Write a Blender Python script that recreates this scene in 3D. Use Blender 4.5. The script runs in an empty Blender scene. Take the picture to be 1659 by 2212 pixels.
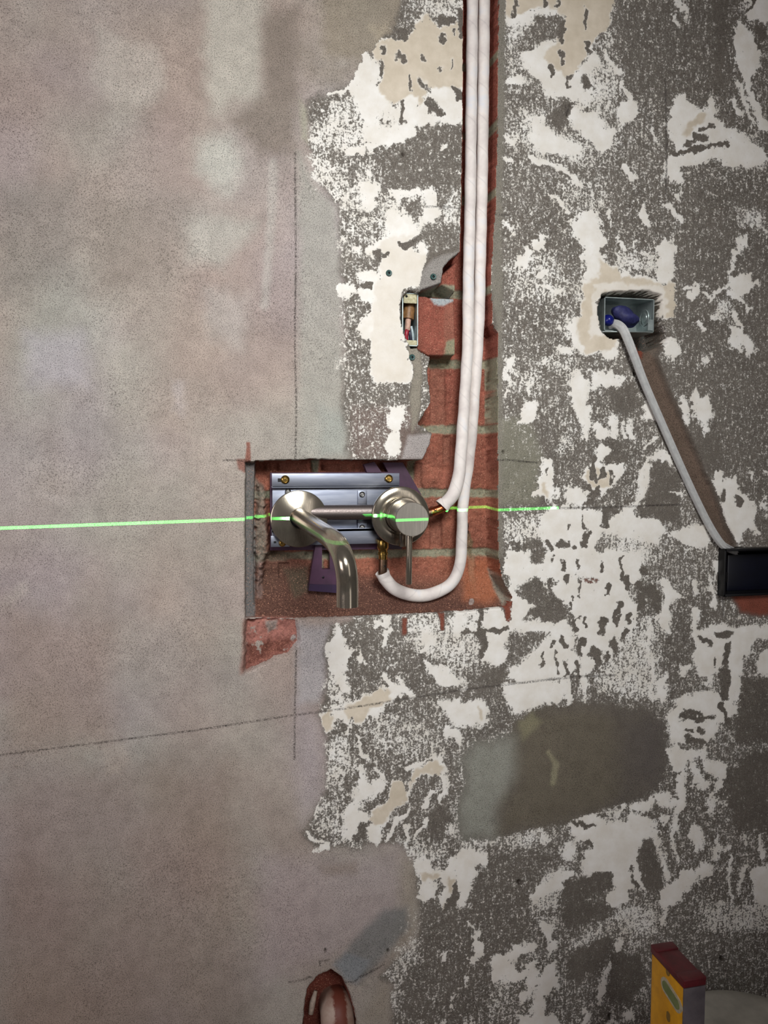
import bpy, bmesh, math
import numpy as np
from mathutils import Vector, Matrix

SC = bpy.context.scene
COL = SC.collection

# ------------------------------------------------------------------ camera
D, F, CZ = .83, 1660., 1.09
_ty, _tp = (829.5 - 458) / F, (1106 - 1000) / F
_ph = math.atan(_tp); _th = math.atan(_ty * math.cos(_ph))
CF = np.array([math.sin(_th) * math.cos(_ph), math.cos(_th) * math.cos(_ph), -math.sin(_ph)])
CR = np.array([math.cos(_th), -math.sin(_th), 0.]); CU = np.cross(CR, CF)
CC = np.array([0., -D, CZ])
cd = bpy.data.cameras.new('camera'); cam = bpy.data.objects.new('camera', cd); COL.objects.link(cam)
cd.sensor_fit = 'VERTICAL'; cd.sensor_height = 36.; cd.sensor_width = 27.; cd.lens = F / 2212 * 36
cd.clip_start = .01
cam.matrix_world = Matrix([[CR[0], CU[0], -CF[0], CC[0]], [CR[1], CU[1], -CF[1], CC[1]], [CR[2], CU[2], -CF[2], CC[2]], [0, 0, 0, 1]])
SC.camera = cam

def ray(px, py):
    return CF + CR * (px - 829.5) / F - CU * (py - 1106) / F
def at(px, py, y=0.):
    d = ray(px, py); return Vector(CC + d * ((y - CC[1]) / d[1]))
def atz(px, py, z):
    d = ray(px, py); return Vector(CC + d * ((z - CC[2]) / d[2]))

# ------------------------------------------------------------------ look
SC.view_settings.view_transform = 'Standard'; SC.view_settings.look = 'None'
SC.view_settings.gamma = 1.; SC.view_settings.exposure = 0.; SC.view_settings.use_curve_mapping = False
w = bpy.data.worlds.new('world'); SC.world = w; w.use_nodes = True
nt = w.node_tree; bg = nt.nodes['Background']
tc = nt.nodes.new('ShaderNodeTexCoord'); sp = nt.nodes.new('ShaderNodeSeparateXYZ'); rp = nt.nodes.new('ShaderNodeValToRGB')
nt.links.new(tc.outputs['Generated'], sp.inputs[0]); nt.links.new(sp.outputs['X'], rp.inputs[0]); nt.links.new(rp.outputs[0], bg.inputs[0])
rp.color_ramp.elements[0].color = (.50, .42, .44, 1); rp.color_ramp.elements[1].position = .7; rp.color_ramp.elements[1].color = (.24, .20, .17, 1)
bg.inputs[1].default_value = .09

def area(name, loc, look, sx, sy, power, col):
    l = bpy.data.lights.new(name, 'AREA'); l.shape = 'RECTANGLE'; l.size = sx; l.size_y = sy; l.energy = power; l.color = col
    o = bpy.data.objects.new(name, l); COL.objects.link(o); o.location = loc
    o.rotation_euler = (Vector(look) - Vector(loc)).to_track_quat('-Z', 'Y').to_euler(); return o
def spot(name, loc, look, ang, power, col, rad, blend=1.):
    l = bpy.data.lights.new(name, 'SPOT'); l.spot_size = math.radians(ang); l.spot_blend = blend; l.energy = power; l.color = col; l.shadow_soft_size = rad
    o = bpy.data.objects.new(name, l); COL.objects.link(o); o.location = loc
    o.rotation_euler = (Vector(look) - Vector(loc)).to_track_quat('-Z', 'Y').to_euler(); return o
spot('ceiling_lamp', (.10, -1.75, 2.0), tuple(at(735, 790)), 40, 165, (.985, 1., .985), .34)
area('doorway_daylight', (1.05, -2.4, 1.1), (.10, -.1, .98), .50, 2.1, 4.2, (1., .96, .93))
area('left_fill', (-1.3, -1.2, 1.2), (-.45, 0, .8), .8, .8, 9.4, (1., .92, .94))  # added fill light for the left side, no window known there

# laser level: a thin horizontal fan of green light from a small emitter left of the camera
LA, LB, LQ = at(0, 1141), at(1200, 1097), at(745, 1178, -.2)
LN = (LB - LA).cross(LQ - LA).normalized()
LS = Vector((-.2, -1.3, 0)); LS.z = LA.z - (LN.x * (LS.x - LA.x) + LN.y * (LS.y - LA.y)) / LN.z
ll = bpy.data.lights.new('laser_emitter', 'POINT'); ll.shadow_soft_size = 0.; ll.energy = 330.; ll.color = (.12, 1., .16)
lo = bpy.data.objects.new('laser_emitter', ll); COL.objects.link(lo); lo.location = LS
def mth(nt, op, a, b=None, c=None, clamp=False):
    n = nt.nodes.new('ShaderNodeMath'); n.operation = op; n.use_clamp = clamp
    for i, v in enumerate((a, b, c)):
        if v is None: continue
        if isinstance(v, (int, float)): n.inputs[i].default_value = v
        else: nt.links.new(v, n.inputs[i])
    return n.outputs[0]
def dotp(nt, vec, k):
    n = nt.nodes.new('ShaderNodeVectorMath'); n.operation = 'DOT_PRODUCT'; nt.links.new(vec, n.inputs[0]); n.inputs[1].default_value = k
    return n.outputs['Value']
# ------------------------------------------------------------------ helpers
def link(name, me, mat=None, parent=None, smooth=True, kind=None, label=None, cat=None, group=None):
    o = bpy.data.objects.new(name, me); COL.objects.link(o)
    if mat: me.materials.append(mat)
    if smooth and len(me.polygons): me.polygons.foreach_set('use_smooth', [True] * len(me.polygons))
    if parent is not None:
        o.parent = parent; o.matrix_parent_inverse = Matrix.Identity(4)
        o.location = -Vector(parent['_o']) if '_o' in parent else (0, 0, 0)
    if kind: o['kind'] = kind
    if label: o['label'] = label
    if cat: o['category'] = cat
    if group: o['group'] = group
    return o
ORIG = {}
def thing(name, label, cat, loc=(0, 0, 0), group=None):
    o = bpy.data.objects.new(name, None); COL.objects.link(o); o.location = loc; o.empty_display_size = .02
    o['label'] = label; o['category'] = cat
    if group: o['group'] = group
    ORIG[o.name] = Vector(loc); return o
def part(name, bm_or_me, mat, parent, origin=None, label=None, smooth=True, auto=None):
    """mesh in world coordinates -> child of parent"""
    if isinstance(bm_or_me, bmesh.types.BMesh):
        me = bpy.data.meshes.new(name); bmesh.ops.recalc_face_normals(bm_or_me, faces=bm_or_me.faces); bm_or_me.to_mesh(me); bm_or_me.free()
    else: me = bm_or_me
    off = Vector((0, 0, 0)); p = parent
    while p is not None: off = off + p.location; p = p.parent
    me.transform(Matrix.Translation(-off))
    o = bpy.data.objects.new(name, me); COL.objects.link(o); me.materials.append(mat)
    if smooth: me.polygons.foreach_set('use_smooth', [True] * len(me.polygons))
    if auto is not None: me.set_sharp_from_angle(angle=math.radians(auto))
    if parent is not None: o.parent = parent
    if label: o['label'] = label
    return o

def box(bm, lo, hi, bev=0., mtx=None, seg=2):
    r = bmesh.ops.create_cube(bm, size=1.)
    lo, hi = Vector(lo), Vector(hi); c = (lo + hi) / 2; s = hi - lo
    for v in r['verts']: v.co = Vector((v.co.x * s.x, v.co.y * s.y, v.co.z * s.z)) + c
    vs = r['verts']
    if bev > 0:
        ed = list({e for v in vs for e in v.link_edges})
        rr = bmesh.ops.bevel(bm, geom=ed, offset=bev, segments=seg, affect='EDGES', profile=.6)
        vs = list({v for f_ in rr['faces'] for v in f_.verts} | {v for v in vs if v.is_valid})
    if mtx is not None: bmesh.ops.transform(bm, matrix=mtx, verts=vs)
    return vs

def frames(pts):
    pts = [Vector(p) for p in pts]; T = []
    for i in range(len(pts)):
        a = pts[max(0, i - 1)]; b = pts[min(len(pts) - 1, i + 1)]; T.append((b - a).normalized())
    n = T[0].orthogonal().normalized(); out = []
    for i, t in enumerate(T):
        n = (n - t * n.dot(t)).normalized(); out.append((n, t.cross(n)))
    return pts, T, out
def smooth_path(pts, n=8):
    P = [Vector(p) for p in pts]; P = [P[0] * 2 - P[1]] + P + [P[-1] * 2 - P[-2]]; out = []
    for i in range(1, len(P) - 2):
        for k in range(n):
            t = k / n; a, b, c, d = P[i - 1:i + 3]
            out.append(.5 * ((2 * b) + (c - a) * t + (2 * a - 5 * b + 4 * c - d) * t * t + (3 * b - 3 * c + d - a) * t ** 3))
    out.append(P[-2]); return out
def tube(bm, pts, rad, seg=24, cap=True, squash=None, wob=None, uv=False, profile=None):
    pts, T, fr = frames(pts); rings = []; L = 0.
    ul = bm.loops.layers.uv.verify() if uv else None; us = []
    for i, p in enumerate(pts):
        if i: L += (pts[i] - pts[i - 1]).length
        us.append(L)
        rr = rad[i] if isinstance(rad, (list, tuple)) else rad
        n, b = fr[i]; ring = []
        for k in range(seg):
            a = 2 * math.pi * k / seg; r_ = rr * (profile(a) if profile else 1.)
            if wob: r_ *= wob(L, a)
            q = n * math.cos(a) * r_ + b * math.sin(a) * r_ * (squash or 1.)
            ring.append(bm.verts.new(p + q))
        rings.append(ring)
    for i in range(len(rings) - 1):
        for k in range(seg):
            k2 = (k + 1) % seg
            f_ = bm.faces.new((rings[i][k], rings[i][k2], rings[i + 1][k2], rings[i + 1][k]))
            if uv:
                for lp, (u_, v_) in zip(f_.loops, ((us[i], k / seg), (us[i], (k + 1) / seg), (us[i + 1], (k + 1) / seg), (us[i + 1], k / seg))):
                    lp[ul].uv = (u_, v_)
    if cap:
        bm.faces.new(rings[0][::-1]); bm.faces.new(rings[-1])
    return rings
def lathe(bm, prof, origin, axis, seg=64):
    """prof: (radius, height along axis)"""
    axis = Vector(axis).normalized(); n = axis.orthogonal().normalized(); b = axis.cross(n); o = Vector(origin); rings = []
    for r_, h in prof:
        if r_ <= 1e-7: rings.append([bm.verts.new(o + axis * h)])
        else: rings.append([bm.verts.new(o + axis * h + (n * math.cos(2 * math.pi * k / seg) + b * math.sin(2 * math.pi * k / seg)) * r_) for k in range(seg)])
    for A, B in zip(rings, rings[1:]):
        for k in range(seg):
            k2 = (k + 1) % seg
            if len(A) == 1 and len(B) == 1: continue
            if len(A) == 1: bm.faces.new((A[0], B[k], B[k2]))
            elif len(B) == 1: bm.faces.new((A[k], A[k2], B[0]))
            else: bm.faces.new((A[k], A[k2], B[k2], B[k]))
def prism(bm, poly, y0, y1, bev=0.):
    """poly of (x,z) extruded between y0 and y1"""
    a = [bm.verts.new((x, y0, z)) for x, z in poly]; b = [bm.verts.new((x, y1, z)) for x, z in poly]
    bm.faces.new(a); bm.faces.new(b[::-1])
    for i in range(len(poly)):
        j = (i + 1) % len(poly); bm.faces.new((a[i], b[i], b[j], a[j]))

# ------------------------------------------------------------------ materials
def new_mat(name):
    m = bpy.data.materials.new(name); m.use_nodes = True; return m, m.node_tree, m.node_tree.nodes['Principled BSDF']
def noise(nt, scale, detail=4, rough=.55, vec=None, stretch=None, rot=None, w=None):
    n = nt.nodes.new('ShaderNodeTexNoise'); n.inputs['Scale'].default_value = scale; n.inputs['Detail'].default_value = detail; n.inputs['Roughness'].default_value = rough
    if vec is None:
        t = nt.nodes.new('ShaderNodeTexCoord'); vec = t.outputs['Object']
    if stretch or rot:
        mp = nt.nodes.new('ShaderNodeMapping'); nt.links.new(vec, mp.inputs[0])
        if rot: mp.inputs['Rotation'].default_value = rot
        if stretch: mp.inputs['Scale'].default_value = stretch
        vec = mp.outputs[0]
    nt.links.new(vec, n.inputs['Vector']); return n.outputs['Fac']
def ramp(nt, fac, stops):
    r = nt.nodes.new('ShaderNodeValToRGB'); nt.links.new(fac, r.inputs[0]); e = r.color_ramp.elements
    while len(e) < len(stops): e.new(.5)
    for s, (p, c) in zip(e, stops):
        s.position = p; s.color = (*c, 1) if len(c) == 3 else c
    return r.outputs[0]
def mix(nt, fac, a, b, mode='MIX'):
    n = nt.nodes.new('ShaderNodeMix'); n.data_type = 'RGBA'; n.blend_type = mode
    for s, v in ((n.inputs[0], fac), (n.inputs[6], a), (n.inputs[7], b)):
        if isinstance(v, (int, float)): s.default_value = v
        elif isinstance(v, tuple): s.default_value = (*v, 1) if len(v) == 3 else v
        else: nt.links.new(v, s)
    return n.outputs[2]
def bump(nt, b, h, dist=.001, strength=.5):
    n = nt.nodes.new('ShaderNodeBump'); n.inputs['Distance'].default_value = dist; n.inputs['Strength'].default_value = strength
    nt.links.new(h, n.inputs['Height']); nt.links.new(n.outputs[0], b.inputs['Normal']); return n
def lin(c):
    return tuple(((v / 255) / 12.92 if v / 255 <= .04045 else ((v / 255 + .055) / 1.055) ** 2.4) for v in c)
def simple(name, c, rough=.5, metal=0., c2=None, ns=300, bs=.2, bd=.0003, stretch=None, spec=None):
    m, nt, b = new_mat(name); n = noise(nt, ns, 4, .6, stretch=stretch)
    cc = ramp(nt, n, [(.3, lin(c2 or tuple(v * .8 for v in c))), (.65, lin(c))])
    nt.links.new(cc, b.inputs['Base Color']); b.inputs['Roughness'].default_value = rough; b.inputs['Metallic'].default_value = metal
    if spec is not None: b.inputs['Specular IOR Level'].default_value = spec
    if bs: bump(nt, b, n, bd, bs)
    return m
# ------------------------------------------------------------------ the wall: relief and stains
def axis_coords(segs):
    out = [segs[0][0]]
    for a, b, st in segs:
        n = max(1, int(round((b - a) / st))); out += list(a + (b - a) * (np.arange(n) + 1) / n)
    return np.array(out)
XS = axis_coords([(-2.2, -.9, .1), (-.9, -.3, .02), (-.3, .025, .0016), (.025, .33, .001), (.33, .72, .0014), (.72, .9, .01), (.9, 2.4, .1)])
ZS = axis_coords([(0., .2, .05), (.2, .34, .01), (.34, .90, .0016), (.90, 1.11, .001), (1.11, 1.30, .0013), (1.30, 1.66, .0016), (1.66, 1.8, .02), (1.8, 2.4, .1)])
NX, NZ = len(XS), len(ZS)
GX, GZ = np.meshgrid(XS, ZS)
V = np.stack([GX - CC[0], np.full_like(GX, D), GZ - CC[2]], -1)
zz = V @ CF
PX = 829.5 + F * (V @ CR) / zz; PY = 1106 - F * (V @ CU) / zz
del V, zz
rng = np.random.default_rng(7)
LAT = rng.random((512, 512))
def vnoise(x, y, cell, seed=0):
    x = x / cell + seed * 17.3 + 2048; y = y / cell + seed * 9.7 + 2048
    xi = np.floor(x).astype(int); yi = np.floor(y).astype(int); fx = x - xi; fy = y - yi
    fx = fx * fx * (3 - 2 * fx); fy = fy * fy * (3 - 2 * fy); g = lambda a, b: LAT[b % 512, a % 512]
    return (g(xi, yi) * (1 - fx) + g(xi + 1, yi) * fx) * (1 - fy) + (g(xi, yi + 1) * (1 - fx) + g(xi + 1, yi + 1) * fx) * fy
def fbm(x, y, cell, o=4, seed=0):
    s = 0; a = 1; t = 0
    for i in range(o): s = s + a * (vnoise(x, y, cell / 2 ** i, seed + i * 3) - .5) * 2; t += a; a *= .55
    return s / t
PXc = np.clip(PX, -900, 2600); PYc = np.clip(PY, -900, 3100)
RAG = fbm(PXc, PYc, 26, 4, 1)
RAG2 = fbm(PXc, PYc, 9, 3, 5)
BIG = fbm(PXc, PYc, 180, 4, 9)

WX = PXc + 9 * fbm(PXc, PYc, 22, 3, 81) + 5 * fbm(PXc, PYc, 8, 2, 83); WY = PYc + 9 * fbm(PXc, PYc, 24, 3, 87) + 5 * fbm(PXc, PYc, 8, 2, 91)
def window(xs, ys, pad):
    m = (PX > min(xs) - pad) & (PX < max(xs) + pad) & (PY > min(ys) - pad) & (PY < max(ys) + pad)
    r = np.where(m.any(1))[0]; c = np.where(m.any(0))[0]
    if len(r) == 0 or len(c) == 0: return None
    return slice(r[0], r[-1] + 1), slice(c[0], c[-1] + 1)
def sdf_poly(P, X, Y):
    P = np.asarray(P, float); d = np.full(X.shape, 1e9); ins = np.zeros(X.shape, bool)
    for (x1, y1), (x2, y2) in zip(P, np.roll(P, -1, 0)):
        ex, ey = x2 - x1, y2 - y1; L = ex * ex + ey * ey + 1e-9
        t = np.clip(((X - x1) * ex + (Y - y1) * ey) / L, 0, 1)
        d = np.minimum(d, (X - x1 - t * ex) ** 2 + (Y - y1 - t * ey) ** 2)
        c = ((y1 > Y) != (y2 > Y)); xi = (x2 - x1) * (Y - y1) / ((y2 - y1) if abs(y2 - y1) > 1e-9 else 1e-9) + x1
        ins ^= c & (X < xi)
    return np.where(ins, -1, 1) * np.sqrt(d)
def sdf_line(P, w, X, Y):
    d = np.full(X.shape, 1e9)
    for (x1, y1), (x2, y2) in zip(P[:-1], P[1:]):
        ex, ey = x2 - x1, y2 - y1; L = ex * ex + ey * ey + 1e-9
        t = np.clip(((X - x1) * ex + (Y - y1) * ey) / L, 0, 1)
        d = np.minimum(d, (X - x1 - t * ex) ** 2 + (Y - y1 - t * ey) ** 2)
    return np.sqrt(d) - w
def region(P, w=None, soft=3., rag=5., rag2=2., pad=30, warp=False):
    xs, ys = [p[0] for p in P], [p[1] for p in P]
    s = window(xs, ys, pad + (w or 0) + soft)
    if s is None: return None, None
    X, Y = (WX[s], WY[s]) if warp else (PX[s], PY[s])
    d = sdf_poly(P, X, Y) if w is None else sdf_line(P, w, X, Y)
    d = d + RAG[s] * rag + RAG2[s] * rag2
    t = np.clip(.5 - d / (2 * soft), 0, 1); return s, t * t * (3 - 2 * t)
def paint(A, val, P, **k):
    s, a = region(P, **k)
    if s is None: return
    A[s] = A[s] * (1 - a) + val * a
def paint3(A, col, P, alpha=1., **k):
    s, a = region(P, **k)
    if s is None: return
    a = (a * alpha)[..., None]; A[s] = A[s] * (1 - a) + np.array(lin(col)) * a

M = np.zeros_like(PX); BG = np.zeros_like(PX); LD = np.full_like(PX, 50.)
KEYED = [(1010, -900), (880, -900), (880, -60), (850, 60), (795, 115), (770, 160), (740, 190), (700, 205), (665, 215), (668, 310), (690, 400), (728, 440), (737, 560), (740, 700), (742, 800), (738, 860), (745, 920), (750, 990), (760, 1340), (715, 1350), (700, 1400), (705, 1480), (690, 1520), (690, 1560), (705, 1600), (700, 1700), (680, 1760), (655, 1800), (680, 1830), (730, 1830), (780, 1835), (800, 1825), (860, 1825), (890, 1850), (900, 1880), (902, 2000), (895, 2040), (850, 2070), (820, 2110), (850, 2130), (845, 2180), (850, 3200), (3000, 3200), (3000, -900)]
paint(M, .41, KEYED, soft=9, rag=9, rag2=5, pad=60)
M += np.where(M > .2, BIG * .07, 0)

TILES = {
'640 0': '''
b 76,35 88,35 95,38 104,30 104,22 118,12 128,25 145,20 152,30 152,80 130,80 117,76 112,95 104,83 96,90 88,95 74,80 78,72 78,58 68,52 66,46 70,38
h 108,0 152,0 150,20 135,25 120,22 115,12 106,8
w 60,46 70,56 76,60 74,70 72,78 82,90 90,97 98,85 104,84 112,96 116,84 120,77 150,80 150,108 125,112 108,112 105,120 90,130 60,128 57,105 50,90 44,78 50,70 56,58
h 32,92 50,88 57,105 58,125 70,134 45,142 30,135 10,130 8,112 20,108 30,100
h 8,140 25,140 40,150 45,166 15,170
h 58,146 72,146 74,168 52,168
W3 28,85 46,80
W3 45,138 60,134 75,128
d 110,118 150,110 150,166 80,168 72,140 90,134 108,126
W2 128,134 136,131
p 110,73 118,76 118,82 112,78
p 115,90 122,88 135,104 118,103
P4 93,28 97,36
P5 76,41 78,48
P5 92,50 94,55
P4 113,50 114,54
P3 78,57 76,66
P2 102,70 102,80
P4 96,92 95,110
P3 128,62 129,65
P2 140,52 139,62
P3 130,32 132,39
P2 141,27 141,31
P4 142,80 145,88
P5 147,12 149,32
P7 129,17 136,19
P3 97,28 96,38
n 72,105 82,102 90,110 84,117 74,115
''',
'640 400': '''
h 28,0 55,0 50,15 42,22 36,14
w 57,0 73,0 70,15 67,25 60,22 57,10
h 76,14 92,12 95,25 86,45 78,40 74,25
w 84,5 110,3 120,3 124,12 128,20 123,32 112,36 106,46 80,50 67,62 64,58 72,50 84,44 77,36 82,26 88,14
d 92,12 113,8 115,20 112,30 109,36 104,32 95,25 88,18
c 66,62 80,50 104,42 98,52 100,56 108,60 116,62 120,70 122,80 112,82 110,92 100,90 94,95 93,110 94,130 98,145 104,160 107,175 70,175 68,140 67,115 72,90 75,82 75,70 80,62 75,60
w 55,80 75,78 74,90 70,108 58,105 55,95 66,92 58,87
w 36,90 48,88 53,96 45,102 36,98
w 66,112 70,110 70,135 62,136 56,132
w 112,52 116,51 119,65 108,58
w 48,52 57,53 57,61 50,60
h 34,48 43,50 42,60 34,58
h 140,10 147,8 147,38 140,40 132,25
d 118,38 146,38 146,52 120,72
P4 94,54 98,56 106,50
P6 73,60 76,62
P3 81,64 84,64
P3 59,91 67,91
D8 116,82 116,92
h 38,152 46,152 44,166 32,166
H4 40,100 44,125 42,145
h 45,6 60,6 58,28 46,22
n 40,25 80,30 82,46 55,50 42,46
''',
'1060 0': '''
b 12,-10 116,-10 110,10 105,20 104,27 95,32 92,42 85,50 78,62 70,70 65,68 55,58 48,48 60,36 66,30 65,18 60,8 48,5 30,10 14,16
w 28,11 58,6 61,14 52,10 40,15 35,20 25,25 15,22 13,17
h 14,20 38,25 32,32 24,40 14,50 12,40
d 40,15 64,20 62,35 50,38 35,38 28,45 26,40 34,30
w 42,40 55,35 57,42 50,48 65,68 72,70 78,64 85,52 92,42 98,50 100,60 94,70 102,78 96,84 84,94 76,92 70,90 55,86 42,72 30,60 28,50
P3 63,22 66,28
P4 63,28 63,38
P3 62,45 63,57
P3 71,68 71,78
P6 83,72 86,80
P3 54,60 55,66
P4 85,10 86,26
P4 86,38 87,46
P2 21,0 20,15
P3 48,0 48,5
P2 60,2 60,6
h 86,62 100,54 112,62 116,75 105,95 90,92
w 148,32 155,38 156,55 145,65 140,77 133,72 131,58 142,48
W3 118,76 124,86 130,97 126,107
w 116,94 128,92 131,98 125,108 118,110
W3 102,44 108,58 114,66
w 10,72 28,69 32,75 24,77 14,76
h 84,94 104,84 108,98 98,104 88,100
w 68,100 75,93 80,100 85,102 95,102 105,115 114,118 110,127 100,137 95,130 85,122 75,112
h 20,100 40,98 48,108 55,120 70,122 85,128 90,140 85,150 70,145 55,140 40,142 32,130 15,128 10,118 25,115
w 36,106 46,108 54,122 72,126 80,136 68,138 48,134 36,126
W4 35,140 50,147 65,152 80,168
W3 8,140 18,142
W3 10,122 22,127
w 154,150 165,140 172,165 160,162
w 160,95 172,92 170,125 161,122
W2 143,116 150,126
W3 120,150 126,162
H5 12,60 26,56
H5 112,30 104,40
p 66,92 74,96 70,108 60,118 54,112 56,100
''',
'1259 0': '''
d 30,0 140,0 138,30 136,60 128,110 110,100 80,90 40,80 30,40
w 92,-8 82,-8 88,8 92,23
W3 78,12 86,24
w 145,-8 175,-8 168,20 150,18 145,10
w 138,18 150,28 157,40 158,60 155,68 150,80 158,100 166,116 158,116 150,85 143,65 137,50 136,38
W4 150,80 163,115
P3 152,0 148,10
P4 158,25 159,33
P3 153,35 157,42
W3 139,74 147,95 151,110
W3 134,88 140,102
w 78,98 83,88 90,85 98,92 108,102 113,86 120,98 118,104 126,113 145,115 155,120 150,128 166,140 166,150 150,149 135,151 120,143 100,145 85,150 73,160 75,145 85,138 80,128 78,112
P6 100,120 108,124
P3 105,115 115,115
P4 83,138 100,134 130,128
P4 90,130 100,127
B7 107,106 97,110 93,120
p 116,0 130,0 128,50 124,84 117,80 120,40
D8 126,96 136,112 150,118
''',
'1060 400': '''
n 60,0 100,0 110,20 90,28 70,20
n 10,70 60,60 70,90 60,110 20,100
W2 52,10 62,17 70,25
w 72,30 83,28 85,28 92,25 97,35 95,42 105,48 103,53 95,57 88,60 80,52 73,45
w 82,58 94,56 102,66 96,72 95,88 83,90 85,78
b 98,68 108,75 115,76 116,84 130,84 150,88 158,90 160,84 165,88 165,118 155,118 152,115 140,98 100,97 93,105 98,120 100,133 115,138 112,145 100,148 84,150 78,128 82,115 84,100 84,88 95,82
c 92,89 100,87 157,91 158,118 152,115 140,98 100,96 94,106 98,124 101,134 90,136 91,110
w 115,70 120,78 125,84 140,82 150,88 158,88 164,60 162,52 155,50 150,60 148,76 150,85 138,85 120,84
w 7,31 14,34 18,37 26,40 19,46 12,38
w 40,48 48,47 50,52 45,58 40,53
w 24,65 32,62 38,60 37,67 30,73 24,72
W2 30,55 36,61
w 40,80 47,74 50,78 44,84
W2 42,92 52,92 65,95
h 70,86 82,86 82,104 75,100
w 72,118 82,118 84,150 75,148 72,135 66,128
w 61,147 72,146 74,152 62,150
w 100,145 115,142 112,155 102,155
w 140,152 147,150 148,160 142,165
w 15,156 22,154 20,163 12,166
w 155,140 166,135 168,155 158,155
W3 114,47 120,58
W2 129,50 130,58
W4 137,62 142,64
W3 136,20 139,35
W2 105,25 108,36
W3 150,55 152,75
h 112,62 150,62 150,80 116,80
h 60,118 72,116 72,140 62,128
h 42,160 60,155 78,160 74,166
''',
'1259 400': '''
d 90,0 170,0 170,170 70,170 80,120 84,60
w 70,58 78,50 82,58 82,80 80,86 70,85 67,75
W2 81,45 80,58
W2 72,50 71,62
W4 73,17 82,25 88,30
w 82,6 88,6 88,14 84,12
W3 54,18 56,30 57,36
w 137,47 147,46 146,56 138,60
W2 137,60 133,72 130,78
w 132,82 150,78 152,92 145,100 132,98
w 153,86 158,86 159,92 154,90
W2 130,90 118,98 112,104
w 92,96 102,90 104,94 96,105
w 108,94 112,98 109,98
W2 90,92 103,90
W2 136,100 150,112
W3 134,112 142,128 143,142
w 132,130 140,130 140,150 133,145
w 142,133 152,140 156,150 148,152
W3 122,108 124,118
W3 118,116 119,120
W2 104,122 108,130
w 72,138 84,137 88,150 80,158 72,150
w 108,152 114,148 113,158
W2 102,162 112,156
w 57,152 65,150 67,160 58,162
h 138,22 160,22 166,42 140,32
h 120,102 134,108 130,122 116,116
''',
'1060 800': '''
p -2,50 35,45 60,60 62,78 44,84 42,100 40,112 52,122 40,123 -2,123
d 20,28 40,46 62,56 78,60 78,90 60,92 56,82 36,74 20,60
w 73,5 80,2 86,8 88,25 87,45 87,58 83,61 78,45 73,28
w 92,0 108,0 116,8 115,14 108,17 100,12 92,18 88,17 92,8
w 22,50 28,36 38,25 41,32 40,42 30,48
W3 12,2 18,10
W3 16,18 14,22
W3 36,12 34,20
h 14,4 40,2 40,20 20,14
h 62,58 72,56 72,72 65,75 60,68
w 92,50 98,48 105,58 103,63 96,64 93,60
w 106,42 114,42 114,61 107,62
W2 118,45 120,60
W3 124,45 126,60
w 137,25 143,32 147,43 138,43
W3 138,70 148,62
w 95,66 106,72 104,78 98,82 104,85 118,82 120,88 112,100 108,105 95,112 90,115 84,100 82,92 88,85 92,75
b 84,92 90,88 97,85 103,88 108,93 108,102 98,108 88,106 84,98
P3 89,88 90,96
P4 92,78 94,100
P3 103,88 99,97
P3 108,93 108,100
P4 86,104 88,110
P4 95,108 88,118
p 98,64 115,62 120,80 105,85 102,78 108,72
p 106,18 124,12 136,30 122,38 108,38
w 45,78 54,83 56,92 55,102 60,110 52,118 46,112 40,112 44,98
B4 47,104 50,112
P2 51,90 50,94
w 67,102 75,104 83,106 86,114 84,122 70,122 68,112
w 50,124 105,124 104,132 102,142 115,130 125,120 130,118 133,100 137,85 145,75 152,70 158,72 162,80 162,90 158,82 150,76 143,88 138,105 132,122 130,132 150,136 156,140 155,148 148,155 130,155 115,150 100,146 95,160 100,166 50,166 47,150 30,150 28,148 45,140 45,132
h 8,133 45,128 45,150 20,158 8,140
p 30,152 46,154 50,168 12,168 18,160
P4 68,138 70,143
P4 82,130 84,140
P4 87,146 84,158
P6 61,155 68,156
P3 52,153 56,165
P5 104,125 103,140
P4 108,124 116,126
P4 75,160 74,166
p 146,78 160,85 168,100 168,136 132,132 140,105
h 105,145 120,150 150,155 145,168 100,168
''',
'1259 800': '''
d 60,20 90,60 110,100 125,150 170,160 170,-5 60,-5
p 92,56 120,60 124,84 116,88 112,100 96,70
w 97,25 102,18 106,24 112,23 115,32 116,40 111,47 108,58 106,52 105,44 98,42
w 86,23 90,22 94,30 97,45 94,55 90,52 88,42
w 118,90 124,90 124,112 120,108
w 116,118 126,118 126,98 132,100 137,95 138,108 145,110 150,120 155,118 154,128 157,145 148,140 141,146 142,155 130,150 126,135
W2 150,88 152,96
w 163,90 172,90 170,110
w 161,122 166,115 166,130
w 78,148 90,142 96,140 100,137 108,140 113,155 105,158 95,158 85,152
W2 80,107 88,110
P4 126,108 126,116
P3 138,112 140,120
W2 106,96 108,102
''',
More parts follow.
